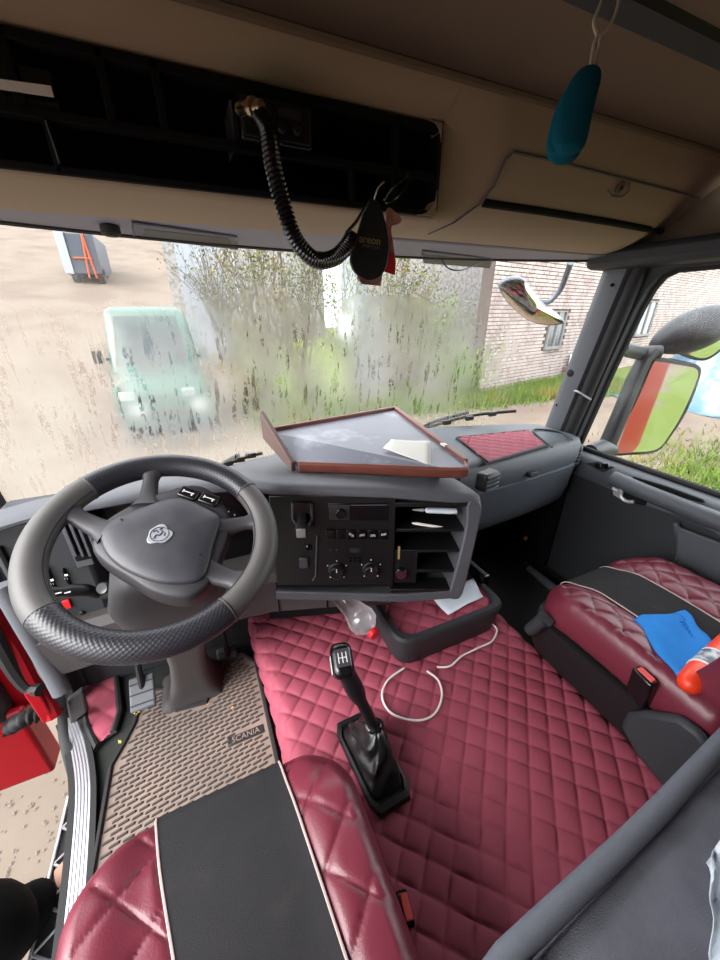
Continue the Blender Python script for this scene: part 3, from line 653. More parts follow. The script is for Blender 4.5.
# radio
mb = MB(); lbox(mb, q0[0], q1[0], q1[1], q0[1], 0, .004); ra = obj('radio', mb, M['gloss'], da, bevel=.0015, label='black car radio with a knob at its left')
mb = MB(); lbox(mb, q0[0] + .002, q0[0] + .062, q1[1] + .004, q0[1] - .004, .004, .0065); obj('radio_fascia', mb, M['spoke'], ra, bevel=.001)
kc = st(341, 512); mb = MB(); mb.lathe([(.0155, .004), (.0155, .016), (.013, .018), (.004, .0175)], tuple(pp(*kc)), tuple(pn), 24); obj('volume_knob', mb, M['gloss'], ra)
mb = MB(); lbox(mb, q0[0] + .066, q1[0] - .004, q0[1] - .007, q0[1] - .0045, .004, .0048); obj('tape_slot', mb, M['dash'], ra, smooth=0)
# switch row
for k in range(6):
    u = 327 + k * 10.7; c = st(u + 3, 534); mb = MB(); lbox(mb, c[0] - .0135, c[0] + .0135, c[1] - .016, c[1] + .016, .0, .005); so = obj('rocker_switch', mb, M['gloss'], da, bevel=.002)
    if k >= 2:
        mb = MB(); r = random.Random(k)
        for j in range(4): x = c[0] - .006 + .004 * j; y = c[1] + r.uniform(-.005, .003); lbox(mb, x - .001, x + .001, y - .003, y + .0035, .005, .0055)
        lbox(mb, c[0] - .006, c[0] + .005, c[1] - .001, c[1] + .0005, .005, .0055); obj('switch_icon', mb, M['white'], so, smooth=0)
for u, v in ((331, 550), (337, 550)):
    c = st(u, v); mb = MB(); mb.lathe([(.0035, 0), (.0035, .002), (.002, .003)], tuple(pp(*c)), tuple(pn), 10); obj('indicator_lamp', mb, M['spoke'], da)
c = st(355, 550); mb = MB(); lbox(mb, c[0] - .016, c[0] + .016, c[1] - .007, c[1] + .007, 0, .003); obj('small_display', mb, M['spoke'], da, bevel=.001)
for k in range(2):
    for j in range(3):
        c = st(350 + j * 5, 558 + k * 3); mb = MB(); lbox(mb, c[0] - .005, c[0] + .005, c[1] - .003, c[1] + .003, 0, .003); obj('climate_key', mb, M['gloss'], da, bevel=.001)
for u, v in ((337, 570), (371, 569)):
    c = st(u, v); mb = MB(); mb.lathe([(.027, 0), (.027, .004), (.022, .006), (.021, .02), (.018, .023), (.004, .022)], tuple(pp(*c)), tuple(pn), 28); ko = obj('climate_knob', mb, M['black'], da, smooth=40)
    mb = MB(); lbox(mb, c[0] - .0015, c[0] + .0015, c[1] + .006, c[1] + .018, .022, .0245); obj('pointer', mb, M['white'], ko, smooth=0)
    for q in (-140, -60, 0, 60, 140):
        mb = MB(); a = math.radians(90 + q); mb.lathe([(.0022, 0), (.0022, .0015)], tuple(pp(c[0] + .033 * math.cos(a), c[1] + .033 * math.sin(a))), tuple(pn), 8); obj('dial_mark', mb, M['white'], ko)
# parking-brake style levers at the panel's left
c = st(303, 517); mb = MB(); lbox(mb, c[0] - .032, c[0] + .032, c[1] - .03, c[1] + .05, 0, .006); gb = obj('lever_bezel', mb, M['gloss'], da, bevel=.006)
for s_ in (-.026, .026):
    mb = MB(); mb.tube([pp(c[0] + s_, c[1] + .045, .007), pp(c[0] + s_ * 1.1, c[1], .009), pp(c[0] + s_ * .7, c[1] - .024, .007)], .004, 8); obj('bezel_edge', mb, M['dash'], gb)
mb = MB(); rings = []
for t, w, n_ in ((0, .010, .0), (.3, .012, .03), (.6, .016, .045), (.8, .019, .048), (1, .017, .05)):
    rings.append([tuple(pp(c[0] + x, c[1] + .012 - .045 * t + y * .6, n_)) for x, y in rr_outline(w, w, [w * .5] * 4, 16)])
mb.loft(rings, True, True); lv = obj('brake_lever', mb, M['black'], da)
mb = MB(); mb.box(c[0] - .013, c[0] + .013, c[1] - .04, c[1] - .012, .05, .054, TP); obj('lever_cap', mb, M['silver'], lv, bevel=.003)
c = st(304, 562); mb = MB(); lbox(mb, c[0] - .014, c[0] + .014, c[1] - .018, c[1] + .018, 0, .01); obj('park_button', mb, M['slate'], da, bevel=.004)
c = st(309, 547); mb = MB(); mb.lathe([(.009, 0), (.009, .006), (.006, .009)], tuple(pp(*c)), tuple(pn), 14); obj('round_button', mb, M['gloss'], da)
mb = MB(); mb.tube([pp(st(317, 530)[0], st(317, 535)[1], .003), pp(st(316, 575)[0], st(316, 575)[1], .003), pp(st(313, 580)[0], st(313, 580)[1], .003)], .003, 6); obj('panel_moulding', mb, M['dash'], da)
# lower trim below the panel and driver side
yl = lambda x: float(np.interp(x, [-.52, -.1, .1, .35, .47], [.935, .95, .93, .85, .80]))
mb = MB(); mb.loft([[(x, yl(x) + .02, .46), (x, yl(x), .44), (x, yl(x) + .004, .315), (x, yl(x) + .02, .298), (x, yl(x) + .14, .31), (x, yl(x) + .16, .46)] for x in np.linspace(-.50, .47, 30)], True, True); obj('lower_trim', mb, M['dash2'], da, smooth=40)
for x in (.12, .27):
    mb = MB(); mb.box(x - .0015, x + .0015, yl(x) - .0015, yl(x) + .01, .305, .44); obj('panel_joint', mb, M['blackmat'], da, smooth=0)
# lower bowl beneath the centre panel where the bottle sits
mb = MB(); mb.loft([[(x, yl(x) + .10, .40), (x, yl(x) + .12, .17), (x, 1.15, .17), (x, 1.15, .40)] for x in np.linspace(.10, .70, 10)], True, True); obj('tunnel_front', mb, M['blackmat'], da)
# instrument cluster and left switch pod
mb = MB(); mb.loft([[(x, 1.09, .745), (x, 1.075, .42), (x, 1.17, .42), (x, 1.17, .73)] for x in np.linspace(-.345, .16, 8)], True, True); obj('instrument_cluster', mb, M['gloss'], da)
for x in (-.16, .0):
    mb = MB(); mb.lathe([(.06, 0), (.06, .004), (.054, .006), (.054, .002)], (x, 1.085, .60), (0, -1, .05), 32); g_ = obj('gauge', mb, M['black'], da)
    for q in range(9):
        a = math.radians(-120 + 30 * q); mb = MB(); mb.box(x + .044 * math.sin(a) - .002, x + .044 * math.sin(a) + .002, 1.079, 1.0805, .60 + .044 * math.cos(a) - .002, .60 + .044 * math.cos(a) + .002); obj('gauge_mark', mb, M['white'], g_, smooth=0)
YP = .99
mb = MB(); mb.box(-.515, -.335, YP, 1.15, .42, .765); obj('switch_pod', mb, M['doorp'], da, bevel=.012)
mb = MB(); mb.box(-.51, -.22, YP + .0, 1.2, .30, .43); obj('switch_pod_lower', mb, M['doorp'], da, bevel=.006)
def podbox(u0, v0, u1, v1, d, m_, nm, parent=None, bev=.002, n0=0.):
    a, b = P(u0, v0, y=YP), P(u1, v1, y=YP); x0, x1 = sorted((a[0], b[0])); z0, z1 = sorted((a[2], b[2])); mb = MB(); mb.box(x0, x1, YP - d, YP - n0, z0, z1); return obj(nm, mb, m_, parent or da, bevel=bev)
vf = podbox(56, 514, 95, 563, .006, M['dash'], 'vent_frame'); podbox(60, 520, 92, 557, .008, M['blackmat'], 'vent_opening', vf)
for k in range(4):
    u = 64 + k * 7.5; a, b = P(u, 521, y=YP), P(u, 556, y=YP); mb = MB(); mb.box(a[0] - .003, a[0] + .003, YP - .016, YP - .006, b[2], a[2]); obj('vent_slat', mb, M['dash'], vf, bevel=.001)
podbox(2, 545, 12, 575, .01, M['blackmat'], 'side_vent')
podbox(39, 566, 52, 575, .008, M['gloss'], 'light_switch')
for k, (u, v) in enumerate(((41, 587), (53, 582), (67, 577))):
    so = podbox(u - 5.5, v - 9, u + 5.5, v + 9, .008, M['gloss'], 'rocker_switch', None, .003); podbox(u - 2, v - 4.5, u + 2, v - 3.3, .0088, M['white'], 'switch_icon', so, 0, .008); podbox(u - 1.8, v - 1, u - .8, v + .6, .0088, M['white'], 'switch_icon', so, 0, .008); podbox(u + .8, v - 1, u + 1.8, v + .6, .0088, M['white'], 'switch_icon', so, 0, .008)
podbox(62, 600, 73, 606, .008, M['redcap'], 'warning_switch')
for u in (86, 102): podbox(u - 7, 611, u + 7, 631, .006, M['black'], 'oval_switch', None, .006)
podbox(36, 640, 62, 664, .008, M['black'], 'fuse_flap', None, .004)
# dash end by the door: long grey edge strip running down
e = smooth_path([P(2, 585, x=-.515), P(25, 625, x=-.505), P(48, 665, x=-.50), P(62, 692, x=-.49)], 6)
mb = MB(); mb.tube(e, .022, 10); obj('end_strip', mb, M['pillar'], da)
# passenger side of the dash
def rsec(x):
    s = (x - .72) / .75; dy = .06 * s * s; e = max(0, (x - 1.40) / .07); r = 1 - math.sqrt(max(0, 1 - min(e, 1) ** 2)); yb_ = wy(x, .7) - .005
    dy += .04 * r
    return [(x, yb_, .69), (x, yb_ - .05, .735 - .02 * r), (x, .92 + dy, .738 - .02 * r), (x, .89 + dy, .733 - .02 * r), (x, .876 + dy, .715 - .02 * r), (x, .872 + dy, .66), (x, .876 + dy, .632), (x, .884 + dy, .628), (x, .884 + dy, .622), (x, .876 + dy, .618), (x, .885 + dy, .50), (x, .90 + dy, .44), (x, .93 + dy, .405), (x, .98 + dy, .40), (x, yb_ - .1, .40)]
mb = MB(); mb.loft([rsec(x) for x in np.linspace(.70, 1.475, 50)], True, True); obj('passenger_dash', mb, M['slate'], da, smooth=45)
ip = [P(u, v, z=.741)[:2] for u, v in ((488, 463), (545, 446), (528, 431), (457, 438))]
obj('quilted_insert', poly_quilt(ip, .742, .042, .006, .005), M['quilt'], da, smooth=70, fix=False)
mb = MB(); mb.tube([(p[0], p[1], .741) for p in ip], .007, 8, closed=True); obj('insert_border', mb, M['doorp'], da)
gp = [P(u, v, z=.741) for u, v in ((552, 447), (533, 430), (560, 432), (572, 440))]
mb = MB(); mb.tube(smooth_path(gp, 5), .004, 6); obj('moulded_groove', mb, M['doorp'], da)
p = P(528, 472, y=.90); mb = MB(); mb.box(p[0] - .02, p[0] + .02, p[1] - .03, p[1] - .0, p[2] - .01, p[2] + .01); obj('glovebox_latch', mb, M['doorp'], da, bevel=.003)
# right end vent
vc = P(573, 455, x=1.435); T = Matrix.Translation(Vector(vc)) @ Matrix.Rotation(math.radians(-28), 4, 'Z')
mb = MB(); mb.box(-.034, .034, -.01, .03, -.055, .05, T); rv = obj('end_vent', mb, M['slate'], da, bevel=.012)
mb = MB(); mb.box(-.024, .024, -.0115, .0, -.042, .038, T); obj('vent_opening', mb, M['blackmat'], rv, bevel=.004)
for k in range(5): mb = MB(); mb.box(-.023, .023, -.02, -.008, -.034 + k * .016, -.030 + k * .016, T); obj('vent_slat', mb, M['slate'], rv, bevel=.001)
# vent between centre panel and glovebox
vc = P(487, 480, x=.80); mb = MB(); T = Matrix.Translation(Vector(vc)) @ Matrix.Rotation(math.radians(12), 4, 'Z')
mb.box(-.035, .035, -.02, .02, -.03, .03, T); v2 = obj('middle_vent', mb, M['black'], da, bevel=.006)
for k in range(4): mb = MB(); mb.box(-.03, .03, -.027, -.018, -.022 + k * .014, -.018 + k * .014, T); obj('vent_slat', mb, M['slate'], v2, bevel=.001)
# tube and sticks lying in the shelves: things
q = st(440, 514); a, b = pp(st(424, 513)[0], st(424, 513)[1], -.02), pp(st(458, 514)[0], st(458, 514)[1], -.02)
tb = thing('glue_tube', (a + b) / 2, 'pale tube lying in the top shelf of the centre panel', 'tube'); mb = MB()
d = (b - a); mb.tube([a + d * t for t in (0, .08, .1, .2, .8, 1)], [.004, .004, .011, .012, .014, .012], 14, flat=.6); obj('body', mb, M['bluepap'], tb)
mb = MB(); mb.tube([a - d * .3, a - d * .1, a + d * .02], [.002, .004, .0055], 10); obj('nozzle', mb, M['silver'], tb)
a, b = pp(st(413, 525)[0], st(413, 526)[1], -.02), pp(st(452, 532)[0], st(452, 532)[1], -.02); mb = MB(); mb.tube([a, a + (b - a) * .1, b], [.0015, .0045, .004], 8)
tag(obj('pen', mb, M['paper'], None, loc=tuple(a)), 'thin white pen lying in the second shelf of the centre panel', 'pen')
# ================================================================== WOODEN TRAY on the dash
ty = thing('dash_tray', (.5, 1.05, .77), 'homemade wooden tray with grey laminate top on the dashboard', 'tray')
FL, BL, BR, FR = P(298, 464, z=.790), P(270, 432, z=.845), P(396, 410, z=.845), P(474, 468, z=.790)
ts = lambda s, t: (FL * (1 - s) + FR * s) * (1 - t) + (BL * (1 - s) + BR * s) * t
def tray_out(k=1.0):
    pts = [ts(0, 0), ts(.35, -.012), ts(.65, -.028), ts(.86, -.03), ts(.95, -.005), ts(1.0, .10), ts(1.0, .5), ts(1, 1), ts(.5, 1), ts(0, 1)]
    return pts
to = tray_out(); mb = MB(); mb.prism([p - np.array([0, 0, .014]) for p in to], (0, 0, .014)); obj('laminate_top', mb, M['traytop'], ty, smooth=0)
mb = MB(); fe = smooth_path([ts(0, -.0), ts(.35, -.012), ts(.65, -.028), ts(.86, -.03), ts(.955, .0), ts(1.003, .12)], 6)
rings = []
for p in fe: rings.append([p + np.array([0, -.004, -.026]), p + np.array([0, -.012, -.02]), p + np.array([0, -.012, .002]), p + np.array([0, -.002, .008]), p + np.array([0, .006, .006]), p + np.array([0, .006, -.026])])
mb.loft(rings, True, True); obj('front_rail', mb, M['wood'], ty, smooth=50)
def rail(a, b, h, w, nm, m_):
    d = (b - a); n = np.array([-d[1], d[0], 0]); n /= np.linalg.norm(n); z = np.array([0, 0, 1.]); mb = MB()
    mb.loft([[p - n * w - z * .02, p + n * w - z * .02, p + n * w + z * hh, p - n * w + z * hh] for p, hh in ((a, h[0]), (b, h[1]))], True, True); return obj(nm, mb, m_, ty, bevel=.003)
rail(ts(1., .08), ts(1., 1.02), (.010, .012), .009, 'right_rail', M['wood']); rail(ts(-.02, 1.02), ts(1.02, 1.02), (.012, .012), .007, 'back_rail', M['wood'])
rb = rail(ts(-.035, -.05), ts(-.035, 1.02), (.012, .075), .008, 'left_end_board', M['woodend'])
for t, zz in ((.25, .02), (.5, .03), (.15, -.005)):
    p = ts(-.035, t); mb = MB(); mb.lathe([(.004, 0), (.004, .003)], tuple(p + np.array([.0085, 0, zz])), (1, 0, 0), 10); obj('screw', mb, M['black'], rb)
p = ts(1.0, .3); mb = MB(); mb.box(p[0] - .012, p[0] + .0, p[1] - .012, p[1] + .012, p[2] + .004, p[2] + .011); obj('edge_clip', mb, M['paper'], ty)
for s_ in (.15, .85):
    for t in (.12, .88):
        p = ts(s_, t); mb = MB(); mb.box(p[0] - .012, p[0] + .012, p[1] - .012, p[1] + .012, .735, p[2] - .012); obj('foot', mb, M['black'], ty)
def sheet(pix, zfun, m_, nm, label, cat, crumple=.004, thick=.001, nn=8, lift=.0):
    """a creased paper lying on a surface: pix = four pixel corners, zfun gives the resting point"""
    q = [zfun(u, v) for u, v in pix]; r = random.Random(nm + label); ph_ = [r.uniform(0, 6) for _ in range(6)]
    def fn(s, t):
        p = (q[0] * (1 - s) + q[1] * s) * (1 - t) + (q[3] * (1 - s) + q[2] * s) * t
        return tuple(p + np.array([0, 0, lift + crumple * (1.1 + math.sin(5 * s + ph_[0]) * math.sin(4 * t + ph_[1]) + .4 * math.sin(11 * s + 7 * t + ph_[2]))]))
    mb = MB(); mb.grid(fn, np.linspace(0, 1, nn), np.linspace(0, 1, nn)); return tag(obj(nm, mb, m_, None, loc=tuple(sum(q) / 4), solid=thick, smooth=30), label, cat)
zt = lambda u, v: PL(u, v, FL, np.cross(FR - FL, BL - FL))
sheet(((383, 449), (391, 440), (430, 442), (431, 466)), zt, M['paper'], 'receipt', 'crumpled white receipt lying on the dash tray', 'paper', .002, .0008)
# ================================================================== CENTRE CONSOLE BOX
cb = thing('console_box', (.65, .82, TZ), 'black plastic console box with burgundy quilted lid on the tunnel', 'storage box')
CX0, CX1, CY0, CY1, CZ = .432, .868, .665, 1.02, .275
mb = MB(); cxm, cym = (CX0 + CX1) / 2, (CY0 + CY1) / 2; A_, B_ = (CX1 - CX0) / 2, (CY1 - CY0) / 2
rings = [[(cxm + x, cym + y, z) for x, y in rr_outline(A_ - i, B_ - i, [.05] * 4, 64)] for i, z in ((.02, TZ + .004), (.014, TZ + .012), (.004, .235), (0, .262), (0, .276), (.006, .284), (.022, .284), (.027, .270))]
mb.loft(rings, True, False); obj('box_body', mb, M['doorp'], cb, smooth=40)
mb = MB(); o_ = rr_outline(A_ - .026, B_ - .026, [.04] * 4, 64); mb.add([(cxm + x, cym + y, .262) for x, y in o_], [tuple(range(64))]); obj('lid', mb, M['black'], cb, smooth=0)
obj('quilted_lid', poly_quilt([(cxm + x, cym + y) for x, y in rr_outline(A_ - .024, B_ - .024, [.03] * 4, 32)], .266, .055, .009, .004, cxm, cym), M['quilt'], cb, smooth=70, fix=False)
mb = MB(); mb.box(CX1 - .02, CX1 + .02, .78, 1.10, .20, .318); rl = obj('side_bin', mb, M['gloss'], cb, bevel=.006)
mb = MB(); mb.box(CX1 - .008, CX1 + .008, .79, 1.09, .316, .322); obj('bin_groove', mb, M['slate'], rl, bevel=.002)
mb = MB(); mb.tube([(CX0 + .12, CY0 + .03, TZ + .006), (CX0 + .105, CY0 + .012, .235)], .0025, 6); obj('corner_seam', mb, M['dash'], cb)
sheet(((430, 597), (473, 580), (483, 597), (448, 616)), lambda u, v: P(u, v, z=.285), M['bluepap'], 'napkin', 'folded white napkin lying on the console box lid', 'paper', .004, .002)
sheet(((404, 596), (412, 594), (414, 599), (406, 602)), lambda u, v: P(u, v, z=.29), M['paper'], 'paper_scrap', 'small white paper scrap at the back of the console lid', 'paper', .003, .001)
# bottle
bt = thing('plastic_bottle', P(362, 620, y=.78), 'clear plastic bottle with red cap poking out under the dash', 'bottle')
b0, b1 = P(345, 600, y=.845), P(374, 634, y=.70)
ax = Vector(b1 - b0); Ln = ax.length
mb = MB(); mb.lathe([(.010, -.1), (.030, -.095), (.033, -.08), (.033, -.05), (.030, -.045), (.033, -.04), (.034, .0), (.033, Ln * .25), (.038, Ln * .4), (.046, Ln * .58), (.043, Ln * .72), (.026, Ln * .84), (.014, Ln * .91), (.0125, Ln * .95)], b0, ax, 28); obj('body', mb, M['pet'], bt, smooth=60)
mb = MB(); mb.lathe([(.0165, Ln * .93), (.0175, Ln * .935), (.0175, Ln * 1.03), (.0155, Ln * 1.045), (.004, Ln * 1.046)], b0, ax, 24); obj('cap', mb, M['redcap'], bt, smooth=40)
# charging cable
def cable(pix, nm, label, z=TZ + .016):
    pts = [P(u, v, z=z) for u, v in pix]; mb = MB(); mb.tube(smooth_path(pts, 8), .0032, 8); tag(obj(nm, mb, M['cable'], None, loc=tuple(pts[0] - np.array([0, 0, .003]))), label, 'cable')
cable(((404, 668), (388, 680), (382, 695), (388, 710), (402, 718), (422, 720), (436, 712), (442, 695), (438, 680), (427, 671)), 'white_cable', 'thin white cable looped on the quilted tunnel below the console box')
cable(((437, 667), (450, 666), (462, 656), (478, 648), (492, 641), (497, 630), (492, 624)), 'white_cable', 'thin white cable end running along the console box front')
# ================================================================== GEAR LEVER
gl_ = thing('gear_lever', (.25, .47, TZ), 'black gear lever with wrinkled leather boot on the tunnel', 'gear lever')
gq = [P(u, v, z=TZ + .02) for u, v in ((335, 727), (368, 711), (412, 792), (376, 815))]
gc = sum(gq) / 4
def ringq(k, z, rad=.25):
    pts = [gc + (p - gc) * k for p in gq]; out = []
    for i in range(4):
        a, b, c = pts[i - 1], pts[i], pts[(i + 1) % 4]
        for t in (0, .5, 1):
            p = b + (a - b) * .12 * (1 - t) + (c - b) * .12 * t; out.append((p[0], p[1], z))
        for t in (.3, .5, .7): p = b + (c - b) * t; out.append((p[0], p[1], z))
    return out
mb = MB(); mb.loft([ringq(1.06, TZ + .004), ringq(1.08, TZ + .012), ringq(1.04, TZ + .024), ringq(.92, TZ + .026), ringq(.88, TZ + .018)], True, True); obj('boot_frame', mb, M['black'], gl_, smooth=40)
kb, kt = P(375, 728, z=TZ + .105), P(337, 655, z=.50)
ctr = np.array([kb[0], kb[1], 0]); rings = []; rz = random.Random(3)
for t in np.linspace(0, 1, 12):
    z = TZ + .02 + .10 * t; k = (1 - t) ** .8; r_ = []
    base_r = ringq(.88, 0)
    for i, p in enumerate(base_r):
        p = np.array(p); q = ctr + (np.array([math.cos(6.283 * 0), 0, 0])) * 0
        top = np.array([kb[0], kb[1], 0]) + (p - gc) / np.linalg.norm((p - gc)[:2]) * .021 * np.array([1, 1, 0])
        top[2] = 0; b = np.array([p[0], p[1], 0]); m_ = b * k + top * (1 - k)
        wr = .008 * math.sin(t * 17 + i * 1.3) * math.sin(t * math.pi) + .006 * math.sin(i * 2.6 + t * 5) * math.sin(t * math.pi)
        d = (m_ - ctr); d = d / max(1e-6, np.linalg.norm(d)); m_ = m_ + d * wr; r_.append((m_[0], m_[1], z + .004 * math.sin(i * 1.9 + t * 9)))
    rings.append(r_)
mb = MB(); mb.loft(rings, True, True); o = obj('leather_boot', mb, M['boot'], gl_, smooth=70); md = o.modifiers.new('sub', 'SUBSURF'); md.levels = 2; md.render_levels = 2
ax = kt - kb; mb = MB(); mb.lathe([(.024, -.012), (.026, 0), (.024, .008), (.02, .014)], kb, ax, 20); obj('collar', mb, M['gloss'], gl_)
L_ = float(np.linalg.norm(ax)); mb = MB(); mb.lathe([(.014, 0), (.014, L_ * .38), (.016, L_ * .42), (.0215, L_ * .5), (.0225, L_ * .6), (.021, L_ * .72), (.023, L_ * .84), (.025, L_ * .9)], kb, ax, 24); obj('shaft', mb, M['black'], gl_, smooth=50)
kn = Vector(kt) - Vector(ax).normalized() * .03; axn = Vector(ax).normalized(); T = frame_T(kn, Vector((1, -.2, 0)), Vector((0, 1, .55)))
rings = []
for t, w, d in ((-.04, .020, .022), (-.02, .024, .03), (.005, .0255, .036), (.025, .025, .038), (.036, .021, .034), (.04, .014, .024)):
    rings.append([tuple(T @ Vector((x, y + .004, t))) for x, y in rr_outline(w, d, [.016] * 4, 32)])
mb = MB(); mb.loft(rings, True, True); kno = obj('knob', mb, M['gloss'], gl_, smooth=60)
mb = MB(); mb.box(-.016, .016, -.012, .026, .0395, .0412, T); pt = obj('shift_plate', mb, M['spoke'], kno, bevel=.002)
mb = MB()
for x in (-.009, 0, .009): mb.box(x - .0009, x + .0009, -.004, .018, .0412, .0418, T)
mb.box(-.009, .009, .0062, .0078, .0412, .0418, T); obj('shift_pattern', mb, M['white'], pt, smooth=0)
mb = MB(); mb.box(-.0265, -.02, -.02, .02, -.005, .02, T); obj('splitter_switch', mb, M['silver'], kno, bevel=.003)
# ================================================================== SEATS
def make_seat(name, label, cx, yf_, yb_, zt_, sx0, sx1, sp, lean=14, a=.25, side=.17, k0=0., k1=0.):
    root = thing(name, (cx, (yf_ + yb_) / 2, 0), label, 'seat', 'cab seats')
    cy, b = (yf_ + yb_) / 2, (yf_ - yb_) / 2; sm = (sx0 + sx1) / 2; hw = (sx1 - sx0) / 2; rc = (.12, .12, .04, .04)
    def base(x, y):
        s = (yf_ - y); return .016 * sstep(hw * .95, hw + .06, abs(x - sm)) - .035 * sstep(.13, 0, s) + .012 * math.sin(max(0, min(1, s / .45)) * math.pi)
    def hf(x, y, ins):
        m_ = sstep(.006, .028, ins); q = quilt(x, y, sp, .006, 45, sm, 0, .45) * sstep(-.002, .012, max(sx0 + k0 * min(yf_ - y, .33) - x, x - sx1 - k1 * min(yf_ - y, .33))) * m_
        return base(x, y) + q
    prof = [(.02, zt_ - side), (.005, zt_ - side + .02), (0, zt_ - .08), (.0, zt_ - .05), (.003, zt_ - .03), (.009, zt_ - .014), (.018, zt_ - .005), (.03, zt_)]
    obj('cushion', pad(cx, cy, a, b, rc, prof, zt_, .0045, 400, hf), M['leather'], root, smooth=75)
    # dark stripe running over the front edge
    pr = [(0.0, -.09), (-.001, -.05), (.003, -.03), (.009, -.014), (.018, -.005), (.03, 0)] + [(t, 0) for t in np.arange(.06, yf_ - yb_ - .01, .02)]
    pr[0] = (-.0, -.09)
    def sf(x, k):
        ins, dz = pr[int(k)]; y = yf_ - ins; off = .006; x = x + (k0 + (k1 - k0) * (x - sx0) / (sx1 - sx0)) * min(max(ins, 0), .33)
        return (x, y + off * (1 - sstep(.01, .06, ins)), zt_ + dz + base(x, min(y, yf_)) + off * sstep(-.004, .012, ins))
    mb = MB(); mb.grid(sf, np.linspace(sx0, sx1, 14), range(len(pr))); obj('stripe', mb, M['stripe'], root, smooth=70, fix=False)
    for x in (sx0, sx1):
        mb = MB(); mb.tube([sf(x, k) for k in range(len(pr))], .0022, 6); obj('piping', mb, M['piping'], root)
    # base
    mb = MB(); rings = [[(cx + x, cy + y, z) for x, y in rr_outline(a - i, b - i, [.09, .09, .03, .03], 48)] for i, z in ((.03, .175), (.0, .19), (-.004, zt_ - side), (-.002, zt_ - side + .025), (.012, zt_ - side + .03))]
    mb.loft(rings, True, True); obj('base_shell', mb, M['black'], root, smooth=40)
    mb = MB(); mb.box(max(cx - a + .06, -9 if cx < .5 else .945), min(cx + a - .06, .035 if cx < .5 else 9), cy - b + .05, cy + b - .1, .012, .18); obj('suspension', mb, M['blackmat'], root)
    # backrest
    H = .66; hb = lambda x, y, ins: quilt(x, y, .06, .008) * sstep(hw, hw + .012, abs(x)) * sstep(.012, .045, ins)
    pb = pad(0, H / 2, .245, H / 2, (.1, .1, .04, .04), [(.02, -.12), (0, -.09), (0, -.05), (.005, -.03), (.018, -.01), (.04, 0)], 0., .012, 160, hb)
    T = Matrix.Translation((cx, yb_ - .01, zt_ - .01)) @ Matrix.Rotation(math.radians(90 + lean), 4, 'X'); obj('backrest', pb.xf(T), M['leather'], root, smooth=75)
    mb = MB(); mb.grid(lambda x, y: tuple(T @ Vector((x, y, .004))), np.linspace(-hw, hw, 6), np.linspace(.03, H - .03, 10)); obj('back_stripe', mb, M['stripe'], root, fix=False)
    return root
ds = make_seat('driver_seat', 'burgundy quilted driver seat with black centre stripe, nearest the open door', -.085, .452, -.06, .43, -.205, .018, .068, 20, .228, .17, .22, .10)
ps = make_seat('passenger_seat', 'burgundy quilted passenger seat with blue cloth lying on it', 1.135, .60, .10, .42, 1.02, 1.215, .055, 16, .255, .13)
# passenger seat: side frame, recliner cover and rail
mb = MB(); mb.loft([[(x, .25, .24), (x, .20, .20), (x, .10, .18), (x, .09, .30), (x, .10, .38), (x, .13, .40), (x, .17, .395), (x, .22, .34), (x, .25, .29)] for x in (.85, .866, .878)], True, True); obj('recliner_cover', mb, M['doorp'], ps, bevel=.012)
mb = MB(); mb.box(.95, .98, -.05, .62, .012, .06); obj('slide_rail', mb, M['gloss'], ps, bevel=.006)
mb = MB(); mb.tube([P(530, 630, x=.86), P(545, 618, x=.86), P(549, 622, x=.87)], [.02, .022, .018], 10); obj('seat_lever', mb, M['doorp'], ps)
mb = MB(); mb.box(.94, 1.33, -.0, .58, .0, .014); obj('floor_plinth', mb, M['blackmat'], ps)
def buckle(name, c, label, rz, tilt):
    T = Matrix.Translation(Vector(c)) @ Matrix.Rotation(math.radians(rz), 4, 'Z') @ Matrix.Rotation(math.radians(tilt), 4, 'X')
    r_ = thing(name, tuple(T @ Vector((0, 0, -.1))), label, 'buckle', 'seat belt buckles')
    mb = MB(); mb.box(-.026, .026, -.013, .013, -.06, .03, T); obj('housing', mb, M['gloss'], r_, bevel=.006)
    mb = MB(); mb.box(-.019, .019, -.010, .006, .029, .034, T); obj('release_button', mb, M['redbtn'], r_, bevel=.003)
    mb = MB(); mb.box(-.019, .019, -.004, .004, -.14, -.055, T); obj('stalk', mb, M['black'], r_, bevel=.002)
buckle('seat_belt_buckle', P(643, 683, x=.872), 'black seat belt buckle with red button beside the passenger seat', 80, -8)
buckle('seat_belt_buckle', P(403, 914, x=.19), 'black seat belt buckle with red button beside the driver seat', 80, 6)
mb = MB(); mb.loft([[(x, .16, .18), (x, -.1, .18), (x, -.12, .34), (x, .0, .36), (x, .10, .31)] for x in (.150, .178)], True, True); obj('side_cover', mb, M['doorg'], ds, bevel=.01)
